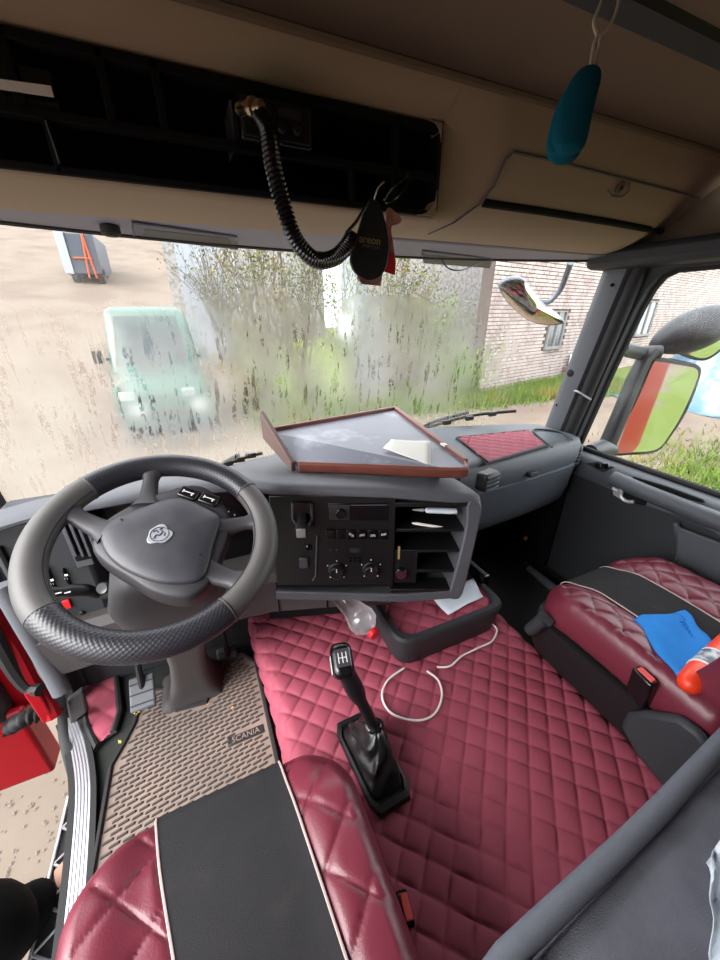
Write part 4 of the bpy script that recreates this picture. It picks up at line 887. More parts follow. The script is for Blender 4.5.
# blue cloth on the passenger seat
cpix = [(633, 622), (686, 614), (712, 650), (680, 689)]
zc = lambda u, v: P(u, v, z=.437)
q = [zc(*p) for p in cpix]
def cf(s, t):
    p = (q[0] * (1 - s) + q[1] * s) * (1 - t) + (q[3] * (1 - s) + q[2] * s) * t; e = min(s, 1 - s, t, 1 - t)
    return tuple(p + np.array([.006 * math.sin(9 * t), .005 * math.sin(8 * s), .006 + .007 * math.sin(3.2 * s + 2.2 * t) ** 2 + .005 * math.exp(-((s - t * .7 - .15) / .09) ** 2) + .004 * sstep(0, .08, e)]))
clo = thing('blue_cloth', tuple(sum(q) / 4), 'blue microfibre cloth spread on the passenger seat', 'cloth')
mb = MB(); mb.grid(cf, np.linspace(0, 1, 26), np.linspace(0, 1, 26)); obj('fabric', mb, M['cloth'], clo, solid=.008, smooth=70)
tx = q[0] * .25 + q[1] * .75; d = Vector(q[2] - q[1]); Tt = frame_T(Vector(cf(.74, .38)) + Vector((0, 0, .0055)), d, Vector((0, 0, 1)).cross(d))
sl = text_mesh('G', .034, Tt @ Matrix.Translation((-.04, 0, 0)), .0008); sl.tube([Tt @ Vector((-.024 + .006 * k, .007 * (-1) ** k * (1 - .06 * k), .001)) for k in range(11)], .0012, 5)
obj('stitched_lettering', sl, mat('cloth_stitch', (36, 100, 172), .9), clo, smooth=0)
# orange pack next to the cloth
p0, p1 = P(690, 683, z=.462), P(727, 648, z=.462)
op = thing('spray_can', tuple((p0 + p1) / 2 - np.array([0, 0, .035])), 'orange red container with grey label lying at the seat back', 'container')
d = p1 - p0; mb = MB(); mb.tube([p0 - d * .12, p0 - d * .08, p0, p0 + d * .25, p1, p1 + d * .4, p1 + d * .45], [.006, .018, .024, .027, .028, .028, .02], 20); obj('body', mb, M['orange'], op, smooth=50)
mb = MB(); mb.tube([p0 + d * .30, p0 + d * .62], [.0276, .0286], 20); lb_ = obj('label_band', mb, M['packlabel'], op)
for t in (.29, .63): mb = MB(); mb.tube([p0 + d * t, p0 + d * (t + .03)], .0288, 20); obj('label_edge', mb, M['white'], lb_)
# ================================================================== BUNK CUSHION
bk = thing('bunk_cushion', (.52, -.32, TZ), 'dark grey plush bunk cushion in the lower right corner', 'cushion')
BZ = .52
def hb_(x, y, ins): return (.006 * math.sin(11 * x + 3 * y) * math.sin(9 * y - 2 * x) + .003 * math.sin(31 * x) * math.sin(27 * y)) * sstep(.0, .05, ins) + .012 * sstep(.02, .18, ins)
obj('plush_top', pad(.525, -.312, .315, .374, (.04, .04, .04, .04), [(.01, BZ - .14), (0, BZ - .12), (0, BZ - .03), (.008, BZ - .008), (.03, BZ)], BZ, .014, 200, hb_), M['bunk'], bk, smooth=75)
mb = MB(); mb.tube([(x, .073 + .002 * math.sin(9 * x), BZ + .002) for x in np.linspace(.205, .845, 24)], [.011] + [.0145] * 22 + [.011], 14); obj('front_roll', mb, M['bunkroll'], bk)
mb = MB(); mb.box(.23, .83, -.7, .0, TZ + .014, BZ - .13); obj('bunk_base', mb, M['blackmat'], bk); bk.rotation_euler = (0, 0, math.radians(2.6))
mb = MB(); mb.tube(smooth_path([P(521, 943, z=BZ + .01), P(524, 938, z=BZ + .016), P(530, 937, z=BZ + .016), P(527, 946, z=BZ + .012)], 5), .0012, 6); obj('wire_loop', mb, M['chrome'], bk)
mb = MB(); mb.tube(smooth_path([P(522, 950, z=BZ + .008), P(532, 944, z=BZ + .016), P(538, 952, z=BZ + .012)], 5), .006, 8); obj('strap_end', mb, M['rubber'], bk)
fp = [P(u, v, z=BZ + .02) for u, v in ((704, 866), (724, 832), (760, 900), (712, 985))]
def ff_(s, t):
    p = (fp[0] * (1 - s) + fp[1] * s) * (1 - t) + (fp[3] * (1 - s) + fp[2] * s) * t
    return tuple(p + np.array([0, 0, .008 * math.sin(9 * s + 5 * t) + .006 * math.sin(14 * t - 6 * s) + .008]))
mb = MB(); mb.grid(ff_, np.linspace(0, 1, 14), np.linspace(0, 1, 14)); tag(obj('plastic_sheet', mb, M['bluepap'], None, loc=tuple(sum(fp) / 4 - np.array([0, 0, .01])), solid=.001), 'creased white plastic sheet lying on the grey bunk cushion', 'plastic sheet')
# ================================================================== OVERHEAD CONSOLE
oc = thing('overhead_console', (.49, .95, 1.40), 'beige overhead shelf unit with black radio bay above the windscreen', 'overhead console')
def osec(x):
    k = sstep(.52, .66, x); lerp = lambda a, b: a + (b - a) * k; e = sstep(1.28, 1.50, x)
    pr = [(.725, 1.615), (lerp(.745, .735), lerp(1.588, 1.575)), (lerp(.772, .752), lerp(1.562, 1.53)), (lerp(.795, .775), lerp(1.556, 1.49)), (lerp(.80, .795), lerp(1.50, 1.455)), (lerp(.80, .83), lerp(1.42, 1.425)), (lerp(.803, .87), lerp(1.405, 1.408)), (lerp(.81, .92), 1.399), (1.08, 1.396), (1.15, 1.43), (1.15, 1.615)]
    return [(x, y + .16 * e * (z < 1.56) * ((1.60 - z) / .2) * (y < 1.05), z) for y, z in pr]
# left part is a frame round the black bay (bay between BX0, BX1)
BX1 = P(440, 180, y=.80)[0]; xsL = np.linspace(XL - .03, BX1 - .012, 24)
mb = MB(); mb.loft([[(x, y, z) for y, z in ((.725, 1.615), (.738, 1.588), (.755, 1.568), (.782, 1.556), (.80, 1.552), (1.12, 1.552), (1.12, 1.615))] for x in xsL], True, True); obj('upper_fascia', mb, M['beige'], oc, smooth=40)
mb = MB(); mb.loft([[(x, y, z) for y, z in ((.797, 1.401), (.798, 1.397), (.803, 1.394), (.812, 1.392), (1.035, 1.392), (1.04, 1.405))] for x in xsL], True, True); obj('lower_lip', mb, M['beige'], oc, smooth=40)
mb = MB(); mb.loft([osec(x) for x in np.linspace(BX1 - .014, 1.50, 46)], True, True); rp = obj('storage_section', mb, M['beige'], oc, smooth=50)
# black bay: back, rim with rounded right end, dividers
mb = MB(); mb.box(XL - .03, BX1 - .01, 1.02, 1.04, 1.40, 1.56); obj('bay_back', mb, M['blackmat'], oc)
mb = MB(); mb.box(XL - .03, BX1 - .012, 0.80, 1.03, 1.398, 1.404); mb.box(XL - .03, BX1 - .012, .80, 1.03, 1.546, 1.553); obj('bay_lining', mb, M['blackmat'], oc)
mb = MB(); mb.box(BX1 - .016, BX1 - .008, .79, 1.03, 1.41, 1.553); obj('bay_cheek', mb, M['black'], oc)
for (zc_, sg, rr_) in ((1.400, 1, .045), (1.551, -1, .03)):
    xc_ = BX1 - .012; pts_ = [(xc_, .788, zc_)] + [(xc_ - rr_ + rr_ * math.sin(q), .788, zc_ + sg * (rr_ - rr_ * math.cos(q))) for q in np.linspace(0, math.pi / 2, 8)]
    mb = MB(); mb.prism(pts_, (0, .03, 0)); obj('bay_corner', mb, M['beige'], oc)
bz = lambda u, v: P(u, v, y=.795)
zmid = bz(150, 140)[2]
def bar(x0, x1, z0, z1, y0=.79, y1=.81): mb = MB(); mb.box(x0, x1, y0, y1, z0, z1); return obj('bay_frame_bar', mb, M['blackmat'], oc, bevel=.002)
ztop, zbot = 1.549, 1.400; zm = (ztop + zbot) / 2 - .008
bar(XL - .03, BX1 - .012, ztop - .012, ztop); bar(XL - .03, BX1 - .012, zbot, zbot + .010); bar(XL - .03, BX1 - .012, zm - .006, zm + .006)
for u in (20, 108, 160): x = bz(u, 100)[0]; bar(x - .006, x + .006, zm, ztop)
x = bz(58, 165)[0]; bar(x - .004, x + .004, zbot, zm); x = bz(352, 190)[0]; bar(x - .004, x + .004, zbot, zm); x = bz(395, 170)[0]; bar(x - .005, x + .005, zbot, ztop)
mb = MB(); x0 = bz(0, 0)[0]; mb.box(XL, bz(57, 100)[0], .80, .81, zm + .008, zm + .05); obj('blank_cover', mb, M['gloss'], oc)
x = bz(58, 165)[0]; mb = MB(); mb.tube([(x + .004, .787, zbot + .012), (x + .001, .787, zm - .008)], .0012, 6); obj('edge_highlight', mb, M['dash'], oc)
p = [bz(0, 81), bz(52, 88), bz(55, 99), bz(0, 91)]; mb = MB(); mb.prism([q - np.array([0, .006, 0]) for q in p], (0, .002, 0)); tag(obj('paper_note', mb, M['paper'], None, smooth=0, loc=tuple(p[0])), 'white paper slip tucked in the left end of the overhead bay', 'paper')
# storage flap on the right
def ofp(u, v):   # nearest hit on the curved fascia, found by marching along the ray
    r = ray(u, v); best = None
    for t in np.linspace(.4, 1.6, 1200):
        p = CAM + r * t; s = osec(p[0])
        ys = [q[1] for q in s[:9]]; zs = [q[2] for q in s[:9]]
        # y of the fascia at this height
        if zs[8] <= p[2] <= zs[0]:
            yy = np.interp(p[2], zs[::-1], ys[::-1])
            if p[1] >= yy: return p - r * .004
    return CAM + r * 1.0
def line_on(pix, r, m_, nm, parent, n=10, fl=1.):
    pts = []
    for i in range(len(pix) - 1):
        for k in range(n): t = k / n; pts.append(ofp(pix[i][0] + (pix[i + 1][0] - pix[i][0]) * t, pix[i][1] + (pix[i + 1][1] - pix[i][1]) * t))
    pts.append(ofp(*pix[-1])); mb = MB(); mb.tube(pts, r, 8); return obj(nm, mb, m_, parent)
line_on([(480, 203), (494, 185), (505, 160), (513, 152), (560, 162), (620, 178), (700, 198)], .0028, M['headdark'], 'flap_seam', oc)
line_on([(484, 203), (540, 211), (610, 222), (674, 234)], .0085, M['blackmat'], 'finger_slot', oc)
line_on([(429, 234), (455, 222), (480, 204)], .002, M['headdark'], 'lower_seam', oc)
lk = ofp(620, 187); mb = MB(); mb.lathe([(.012, -.004), (.012, .004), (.009, .006), (.003, .005)], lk, (0, -.8, -.5), 18); lo = obj('flap_lock', mb, M['ceil'], oc)
mb = MB(); mb.lathe([(.0035, .004), (.0035, .0075)], lk, (0, -.8, -.5), 10); obj('key_slot', mb, M['blackmat'], lo)
line_on([(608, 190), (612, 196), (622, 197), (629, 191), (630, 182)], .0016, M['headdark'], 'lock_surround', oc, 4)
# edge between ceiling and console
mb = MB(); mb.tube([(x, .722, 1.588) for x in np.linspace(XL, 1.42, 20)], .008, 8); obj('roof_joint', mb, M['ceil'], oc)
# CB radio in the bay
cr = thing('two_way_radio', P(255, 125, y=.78), 'small black two-way radio in the overhead bay with coiled cord', 'radio')
a = P(232, 128, y=.745); x0, x1 = P(240, 120, y=.745)[0], P(312, 130, y=.745)[0]; zb, ztp = P(300, 148, y=.745)[2], P(250, 94, y=.745)[2]
mb = MB(); mb.box(x0, x1, .745, .90, zb, ztp); obj('case', mb, M['gloss'], cr, bevel=.003)
mb = MB(); mb.box(x0 + .004, x1 - .004, .741, .746, zb + .004, ztp - .004); obj('face', mb, M['black'], cr, bevel=.001)
k = P(245, 109, y=.735); mb = MB(); mb.lathe([(.009, -.012), (.009, .0), (.0095, .001), (.0095, .012), (.0125, .013), (.0125, .020), (.0085, .021), (.0085, .034), (.006, .036)], k, (.55, -.8, -.12), 20); obj('microphone_socket', mb, M['brass'], cr)
for u, v in ((268, 128), (281, 129), (296, 131)):
    p = P(u, v, y=.742); mb = MB(); mb.lathe([(.0065, -.004), (.0065, .007), (.005, .009)], p, (0, -1, 0), 14); obj('knob', mb, M['black'], cr)
mb = MB(); mb.box(x0 + .06, x1 - .02, .7395, .7415, ztp - .022, ztp - .010); obj('display', mb, M['spoke'], cr)
for s_ in (x0 - .004, x1 + .001): mb = MB(); mb.box(s_, s_ + .003, .80, .88, zb + .005, ztp + .01); obj('bracket_side', mb, M['doorg'], cr)
# coiled cord
pth = smooth_path([P(258, 112, y=.72), P(267, 130, y=.705), P(273, 165, y=.695), P(283, 205, y=.69), P(296, 240, y=.69), P(315, 260, y=.69), P(334, 258, y=.69), P(347, 246, y=.69), P(352, 236, y=.70)], 40)
mb = MB(); cp = []; tot = 0; u_ = None; nloop = 62; M_ = len(pth)
for i in range(len(pth) - 1):
    t = Vector(pth[i + 1] - pth[i]).normalized(); u_ = (Vector((0, 1, 0)) if u_ is None else u_); u_ = (u_ - t * u_.dot(t)).normalized(); w_ = t.cross(u_)
    for s_ in range(3):
        f_ = (i + s_ / 3) / M_; a = f_ * nloop * 2 * math.pi; rr = .0105 * sstep(.0, .05, f_) * sstep(1., .96, f_); p = Vector(pth[i]) + (Vector(pth[i + 1]) - Vector(pth[i])) * (s_ / 3)
        cp.append(p + (u_ * math.cos(a) + w_ * math.sin(a)) * rr)
mb.tube(cp, .0035, 6); cc = obj('coiled_cord', mb, M['gloss'], None, loc=tuple(pth[0])); tag(cc, 'black coiled cord hanging in a loop from the two-way radio', 'cord')
# air fresheners hanging at the bay
def hang(name, outline, y, th, m_, label, cat, hook):
    r_ = thing(name, tuple(P(*hook, y=y)), label, cat)
    pts = [P(u, v, y=y) for u, v in outline]; sm_ = smooth_path(pts, 5, True); mb = MB(); mb.prism([tuple(p) for p in sm_], (0, th, 0)); obj('card', mb, m_, r_, bevel=.002, smooth=40); return r_
fr_ = hang('air_freshener', ((370, 199), (362, 220), (353, 250), (351, 262), (357, 274), (370, 280), (382, 275), (388, 262), (389, 240), (384, 215), (377, 200)), .70, .008, M['freshblk'], 'black hanging air freshener lettered areon under the bay', 'air freshener', (378, 198))
c = P(370, 240, y=.699); obj('lettering', text_mesh('areon', .0185, frame_T(c, (1, 0, -.06), (0, 0, 1)), .0005), M['gold'], fr_, smooth=0)
c = P(371, 247, y=.699); obj('small_lettering', text_mesh('SPORT LUX', .0065, frame_T(c, (1, 0, -.06), (0, 0, 1)), .0004), M['headdark'], fr_, smooth=0)
mb = MB(); mb.tube(smooth_path([P(374, 200, y=.70), P(378, 188, y=.70), P(384, 182, y=.71)], 5), .0015, 6); obj('loop', mb, M['silver'], fr_)
mb = MB(); mb.tube(smooth_path([P(352, 238, y=.70), P(346, 234, y=.70), P(356, 222, y=.70), P(366, 206, y=.70)], 5), .003, 6); obj('cord_clip', mb, M['black'], fr_)
fr2 = hang('air_freshener', ((388, 208), (398, 214), (402, 219), (400, 224), (392, 228), (394, 245), (396, 262), (394, 274), (384, 270), (380, 285), (362, 282), (358, 276), (372, 262), (384, 235)), .715, .006, M['freshred'], 'pinkish red foil freshener hanging behind the black one', 'air freshener', (388, 208))
mb = MB(); mb.prism([P(u, v, y=.711) for u, v in ((386, 258), (393, 252), (396, 262), (395, 275), (383, 271))], (0, .003, 0)); obj('red_label', mb, M['redcap'], fr2)
mb = MB(); mb.prism([P(u, v, y=.712) for u, v in ((358, 278), (380, 279), (381, 286), (362, 284))], (0, .004, 0)); obj('lower_foil', mb, M['pinkbag'], fr2)
mb = MB(); mb.tube(smooth_path([P(384, 200, y=.72), P(392, 188, y=.72), P(403, 180, y=.73), P(410, 172, y=.74), P(407, 185, y=.73), P(396, 198, y=.72), P(386, 203, y=.72)], 6), .0018, 6); obj('loop', mb, M['gloss'], fr2)
# blue plush freshener on white cord hanging from the roof
DP = .45
bf = thing('plush_hanger', tuple(P(596, 60, d=DP)), 'teal blue plush pad hanging on a white cord from the roof', 'ornament')
ctr_ = [P(u, v, d=DP) for u, v in ((590, 68), (586, 80), (580, 95), (575, 112), (571, 130), (569, 145), (570, 153))]
def lobe(off, k, nm):
    rings = []
    for p, w in zip(ctr_, (.013, .0195, .0215, .0225, .023, .0215, .012)):
        rings.append([tuple(p + RT * (w * k * math.cos(a)) + FW * (off + .009 * k * math.sin(a))) for a in np.linspace(0, 2 * math.pi, 20, endpoint=False)])
    mb = MB(); mb.loft(rings, True, True); o = obj(nm, mb, M['teal'], bf, smooth=70); md = o.modifiers.new('sub', 'SUBSURF'); md.levels = 1; md.render_levels = 2
lobe(0, 1., 'front_pad'); lobe(.013, 1.04, 'rear_pad')
for pts in (((590, 70), (594, 45), (597, 36), (594, 22), (602, 0), (606, -22)), ((592, 70), (599, 47), (601, 36), (612, 22), (619, 0), (618, -22))):
    mb = MB(); mb.tube(smooth_path([P(u, v, d=DP) for u, v in pts], 5), .0022, 6); obj('cord', mb, M['cord'], bf)
# ================================================================== PASSENGER DOOR, window
d1 = thing('door_1', (1.55, .5, 0), 'dark passenger door with grey armrest and silver handle', 'door', kind='structure')
BELT = .643
mb = MB(); mb.box(XR + .02, XR + .075, -.12, 1.06, -.28, BELT - .01); obj('door_body', mb, M['doorp'], d1, bevel=.01)
mb = MB(); mb.box(XR + .075, XR + .105, -.12, 1.12, -.55, BELT - .005); obj('outer_skin', mb, M['red'], d1, bevel=.01)
mb = MB(); mb.loft([[(x, y, z) for x, z in ((1.575, BELT - .004), (1.53, BELT - .004), (1.505, BELT - .012), (1.492, BELT - .03), (1.488, BELT - .075), (1.50, BELT - .10), (1.56, BELT - .10))] for y in np.linspace(-.12, 1.05, 12)], True, True); obj('belt_trim', mb, M['doorg'], d1, smooth=50)
xd = 1.482
def door_poly(pix, x, dx, m_, nm, bev=.006, parent=None, label=None):
    mb = MB(); mb.prism([P(u, v, x=x) for u, v in pix], (dx, 0, 0)); return obj(nm, mb, m_, parent or d1, bevel=bev, seg=3, label=label)
arm = smooth_path([P(u, v, x=1.47) for u, v in ((613, 478), (640, 490), (680, 506), (715, 520), (740, 530))], 5); mb = MB(); mb.tube(arm, [.03] * len(arm), 12, flat=1.); obj('grab_rail', mb, M['doorg'], d1)
door_poly(((612, 482), (650, 497), (690, 512), (730, 530), (730, 545), (697, 523), (660, 512), (635, 503), (614, 496)), 1.468, .04, M['doorg'], 'handle_panel', .008)
ho = door_poly(((611, 485), (626, 488), (647, 498), (645, 506), (632, 503), (613, 495)), 1.462, .01, M['blackmat'], 'handle_recess', .003)
mb = MB(); mb.tube(smooth_path([P(u, v, x=1.455) for u, v in ((613, 488), (618, 491), (622, 488), (621, 496), (626, 501), (634, 502))], 5), [.007] * 26, 8); obj('door_handle', mb, M['silver'], d1, label='silver inner door handle')
mb = MB(); mb.prism([P(u, v, x=1.459) for u, v in ((612, 486), (621, 487), (620, 499), (613, 495))], (.012, 0, 0)); obj('handle_plate', mb, M['silver'], d1, bevel=.003)
door_poly(((634, 476), (668, 486), (704, 499), (706, 503), (670, 493), (636, 481)), 1.5, -.012, M['blackmat'], 'grab_slot', .003)
so = door_poly(((586, 463), (600, 461), (616, 467), (604, 472)), 1.487, -.01, M['doorp'], 'window_switch_plate', .003)
for u in (598, 606): door_poly(((u - 3, 464), (u + 3, 463), (u + 5, 468), (u - 1, 469)), 1.478, -.008, M['gloss'], 'window_switch', .002, so)
# carpeted lower panel with curved map pocket
pk = smooth_path([P(u, v, x=1.50) for u, v in ((676, 522), (680, 545), (676, 563), (664, 572), (640, 572))], 6); mb = MB(); mb.tube(pk, .01, 8); obj('pocket_edge', mb, M['doorg'], d1)
door_poly(((678, 525), (760, 556), (760, 640), (690, 590), (668, 574), (681, 560)), 1.50, -.016, M['doorg'], 'pocket', .006)
w2 = thing('window_2', (1.58, .5, BELT), 'passenger door window with mist and drops', 'window', kind='structure')
yw = lambda z: 1.045 - .115 * (z - BELT) / .7
wp_ = [(1.03, BELT), (.975, 1.0), (.935, 1.22), (.915, 1.29), (.89, 1.33), (.85, 1.348), (.6, 1.352), (-.12, 1.352), (-.12, BELT)]
mb = MB(); mb.add([(1.58, y, z) for y, z in wp_], [tuple(range(len(wp_)))]); obj('glass', mb, M['sideglass'], w2, smooth=0, fix=False)
mb = MB(); mb.tube([(1.572, y, z) for y, z in wp_[:-2]] + [(1.572, -.12, 1.352)], .014, 8); mb.tube([(1.57, -.12, BELT + .004), (1.57, 1.04, BELT + .004)], .012, 8); obj('seal', mb, M['rubber'], w2)
# door frame around the glass (front bar and top)
mb = MB()
mb.prism([(1.53, y, z) for y, z in ((1.06, BELT - .01), (1.03, BELT), (.975, 1.0), (.935, 1.22), (.915, 1.29), (.89, 1.33), (.85, 1.348), (-.12, 1.352), (-.12, 1.40), (1.0, 1.40))], (.055, 0, 0)); obj('window_frame', mb, M['doorp'], w2, bevel=.004)
# footwell kick panel and amber thing
mb = MB(); mb.box(-.1, 1.62, 1.2, 1.24, 0, .66); mb.box(1.50, 1.60, .99, 1.24, 0, .64); struct('wall_front', mb, M['blackmat'], 'dark bulkhead in front of the passenger footwell')
mb = MB(); mb.box(XL - .02, .06, 1.16, 1.2, 0, .5); mb.box(XL - .09, XL - .03, 1.10, 1.25, .0, .72); struct('trim_4', mb, M['doorp'], 'dark kick panel at the front of the driver footwell', bevel=.005)
p0, p1 = P(526, 566, z=.06), P(546, 582, z=.06); mb = MB(); mb.tube([p0, p1, p1 + (p1 - p0) * .6], [.016, .02, .02], 12); tg = thing('umbrella_handle', tuple(p1), 'dark stick handle lying on the passenger floor before the seat', 'stick'); obj('stick', mb, M['slate'], tg)
mb = MB(); mb.tube([p0 - (p1 - p0) * .1, p0, p0 + (p1 - p0) * .15], [.02, .024, .02], 12); obj('collar', mb, M['black'], tg)
p = P(525, 538, y=1.12); mb = MB(); mb.lathe([(.012, 0), (.012, .006), (.008, .009)], p, (0, -1, .2), 14); tag(obj('amber_reflector', mb, M['amber'], None, loc=tuple(p)), 'small amber reflector in the dark passenger footwell', 'reflector')
# ================================================================== SIDE MIRRORS OUTSIDE
mc = np.array([2.0, 1.0, .80]); mn = np.array([-.972, -1.418, -.04]); mn /= np.linalg.norm(mn)
mi_ = thing('side_mirror', (1.75, 1.12, .62), 'large truck side mirror with wide-angle mirror above outside passenger window', 'mirror')
def mirror(pix, n_, m0, grow, depth, nmh, nmg, house, p0):
    g = [PL(u, v, p0, n_) for u, v in pix]; c = sum(g) / len(g); sm_ = [np.array(p) for p in smooth_path(g, 4, True)]
    r0 = [p + (p - c) / np.linalg.norm(p - c) * grow - n_ * .002 for p in sm_]
    r1 = [p + (p - c) / np.linalg.norm(p - c) * grow * 1.2 - n_ * .02 for p in sm_]; r2 = [c + (p - c) * .85 - n_ * depth for p in r1]; r3 = [c + (p - c) * .5 - n_ * depth * 1.25 for p in r1]
    mb = MB(); mb.loft([[tuple(q) for q in sm_], [tuple(q) for q in r0], [tuple(q) for q in r1], [tuple(q) for q in r2], [tuple(q) for q in r3]], True, True); ho = obj(nmh, mb, house, mi_, smooth=50)
    mb = MB(); mb.add([tuple(p + n_ * .0015) for p in sm_], [tuple(range(len(sm_)))]); obj(nmg, mb, m0, mi_, smooth=0, fix=False)
mirror(((653, 364), (660, 362), (685, 366), (696, 369), (697, 379), (684, 410), (670, 434), (657, 449), (635, 452), (613, 451), (625, 424), (640, 394)), mn, M['mirror'], .016, .10, 'housing', 'mirror_glass', M['mhouse'], mc)
mn2 = np.array([-1.02, -1.37, -.22]); mn2 /= np.linalg.norm(mn2)
mirror(((674, 344), (688, 327), (704, 317), (722, 314), (730, 322), (726, 340), (716, 352), (704, 358), (690, 355), (676, 348)), mn2, M['mirror'], .014, .13, 'upper_housing', 'upper_glass', M['mhouse'], np.array([2.1, 1.0, 1.10]))
e0, e1 = PL(650, 347, mc + np.array([0, .10, 0]), mn), PL(742, 312, mc + np.array([0, .10, 0]), mn); ax_ = e1 - e0
mb = MB(); mb.lathe([(.012 + .082 * math.sin(math.pi * t) ** .7, float(np.linalg.norm(ax_)) * t) for t in np.linspace(0.01, .99, 14)], e0, ax_, 24); obj('upper_shell', mb, M['mhouse'], mi_, smooth=70)
mb = MB(); aa = [PL(u, v, mc + np.array([-.05, .03, 0]), mn) for u, v in ((605, 450), (620, 415), (635, 378), (645, 358), (655, 350))]; mb.tube(aa, [.065, .06, .055, .05, .04], 14, flat=.6); obj('stem', mb, M['mhouse'], mi_)
mb = MB(); mb.tube([P(620, 348, x=1.60), PL(640, 353, mc, mn), PL(660, 352, mc, mn)], [.03, .03, .03], 12); obj('upper_arm', mb, M['mhouse'], mi_)
mb = MB(); mb.tube([P(590, 452, x=1.60), P(602, 448, x=1.70), PL(612, 450, mc, mn)], [.035, .04, .03], 12); obj('lower_arm', mb, M['mhouse'], mi_)
# front mirror beyond the windscreen
fm = thing('front_mirror', (1.62, 1.36, 1.42), 'convex front mirror on a bent arm outside the windscreen', 'mirror')
fc_ = np.array([1.6, 1.5, 1.265]); fn_ = np.array([-.50, -.74, -.42]); fn_ /= np.linalg.norm(fn_)
g = [PL(u, v, fc_, fn_) for u, v in ((500, 286), (505, 281), (514, 279), (524, 281), (534, 293), (546, 308), (562, 320), (560, 324), (545, 325), (528, 320), (512, 307), (502, 294))]
c = sum(g) / len(g); sm_ = [np.array(p) for p in smooth_path(g, 4, True)]
mb = MB(); mb.loft([[tuple(c + (p - c) * k - fn_ * d) for p in sm_] for k, d in ((1, 0), (1.03, .004), (1.05, .015), (.95, .05), (.6, .075))], True, True); obj('housing', mb, M['mhouse2'], fm, smooth=60)
mb = MB(); mb.loft([[tuple(c + (p - c) * k + fn_ * d) for p in sm_] for k, d in ((.97, .001), (.8, .008), (.55, .014), (.3, .018), (.05, .019))], True, True); obj('mirror_glass', mb, M['mirror2'], fm, smooth=60)
bk_ = PL(530, 285, fc_ - fn_ * .05, fn_)
mb = MB(); mb.tube(smooth_path([P(571, 262, y=1.40), P(566, 276, y=1.48), P(560, 290, y=1.53), P(548, 302, y=1.57), P(536, 300, y=1.58)], 6), .014, 10); obj('arm', mb, M['mhouse2'], fm)
# wipers
for i, (a, b, c_) in enumerate((((425, 428), (470, 416), (516, 411)), ((216, 470), (240, 459), (262, 453)))):
    pts = [P(u, v, y=wy(P(u, v, y=1.35)[0], .8) + .02) for u, v in (a, b, c_)]
    w_ = thing('wiper', tuple(pts[0]), ('black wiper blade lying low on the windscreen right of the tray' if i == 0 else 'black wiper blade low on the windscreen left of the tray'), 'wiper', 'windscreen wipers')
    mb = MB(); mb.tube(smooth_path(pts, 8), .007, 8); obj('blade', mb, M['rubber'], w_)
    mb = MB(); mb.tube(smooth_path([pts[0] + np.array([-.05, 0, -.05]), pts[0] + np.array([.02, .012, .012]), pts[1] + np.array([0, .015, .014])], 6), .008, 8); obj('arm', mb, M['black'], w_)
    for t in (.25, .5, .75): p = pts[0] * (1 - t) + pts[2] * t; mb = MB(); mb.box(p[0] - .02, p[0] + .02, p[1] - .004, p[1] + .012, p[2] - .004, p[2] + .016); obj('blade_clip', mb, M['black'], w_, bevel=.002)
# ================================================================== OPEN DRIVER DOOR (swung out, hinged at the front)
d2 = thing('door_2', (-.66, 1.16, -.30), 'red driver door standing wide open at the lower left', 'door', kind='structure')
DY = 1.12
mb = MB(); mb.box(-1.66, -.715, DY, DY + .09, -.30, .02); obj('lower_shell', mb, M['red'], d2, bevel=.012)
mb = MB(); mb.box(-1.66, -.70, DY + .05, DY + .10, .0, .66); obj('outer_skin', mb, M['red'], d2, bevel=.01)
mb = MB(); mb.box(-1.62, -.74, DY - .02, DY + .06, .03, .64); obj('inner_panel', mb, M['doorp'], d2, bevel=.012)
mb = MB(); mb.box(-1.5, -.76, DY - .07, DY - .01, .06, .22); pk = obj('door_pocket', mb, M['doorg'], d2, bevel=.012)
for k in range(3): mb = MB(); mb.box(-.86, -.79, DY - .075, DY - .068, .08 + k * .04, .10 + k * .04); obj('pocket_slot', mb, M['blackmat'], pk, bevel=.003)
mb = MB(); mb.box(-1.0, -.70, DY - .01, DY + .02, -.02, .05); obj('red_flange', mb, M['red'], d2, bevel=.01)
wp3 = [(-1.62, .66), (-.72, .66), (-.78, 1.33), (-1.62, 1.33)]
mb = MB(); mb.tube([(x, DY + .07, z) for x, z in wp3], .028, 8, closed=True); obj('window_frame', mb, M['doorp'], d2)
mb = MB(); mb.add([(x, DY + .07, z) for x, z in wp3], [(0, 1, 2, 3)]); obj('window_glass', mb, M['sideglass'], d2, smooth=0, fix=False)
# corrugated cable boot between door and body
cbp = smooth_path([P(12, 726, y=1.08), P(22, 720, y=1.06), P(36, 715, y=1.06), P(50, 712, y=1.06), P(62, 708, y=1.06)], 10)
mb = MB(); mb.tube(cbp, [.020 + .006 * math.sin(i * 1.25) for i in range(len(cbp))], 14); obj('cable_boot', mb, M['rubber'], d2, smooth=60)
mb = MB(); mb.lathe([(.006, 0), (.006, .004)], P(5, 735, y=DY), (0, -1, 0), 10); obj('bolt', mb, M['black'], d2)
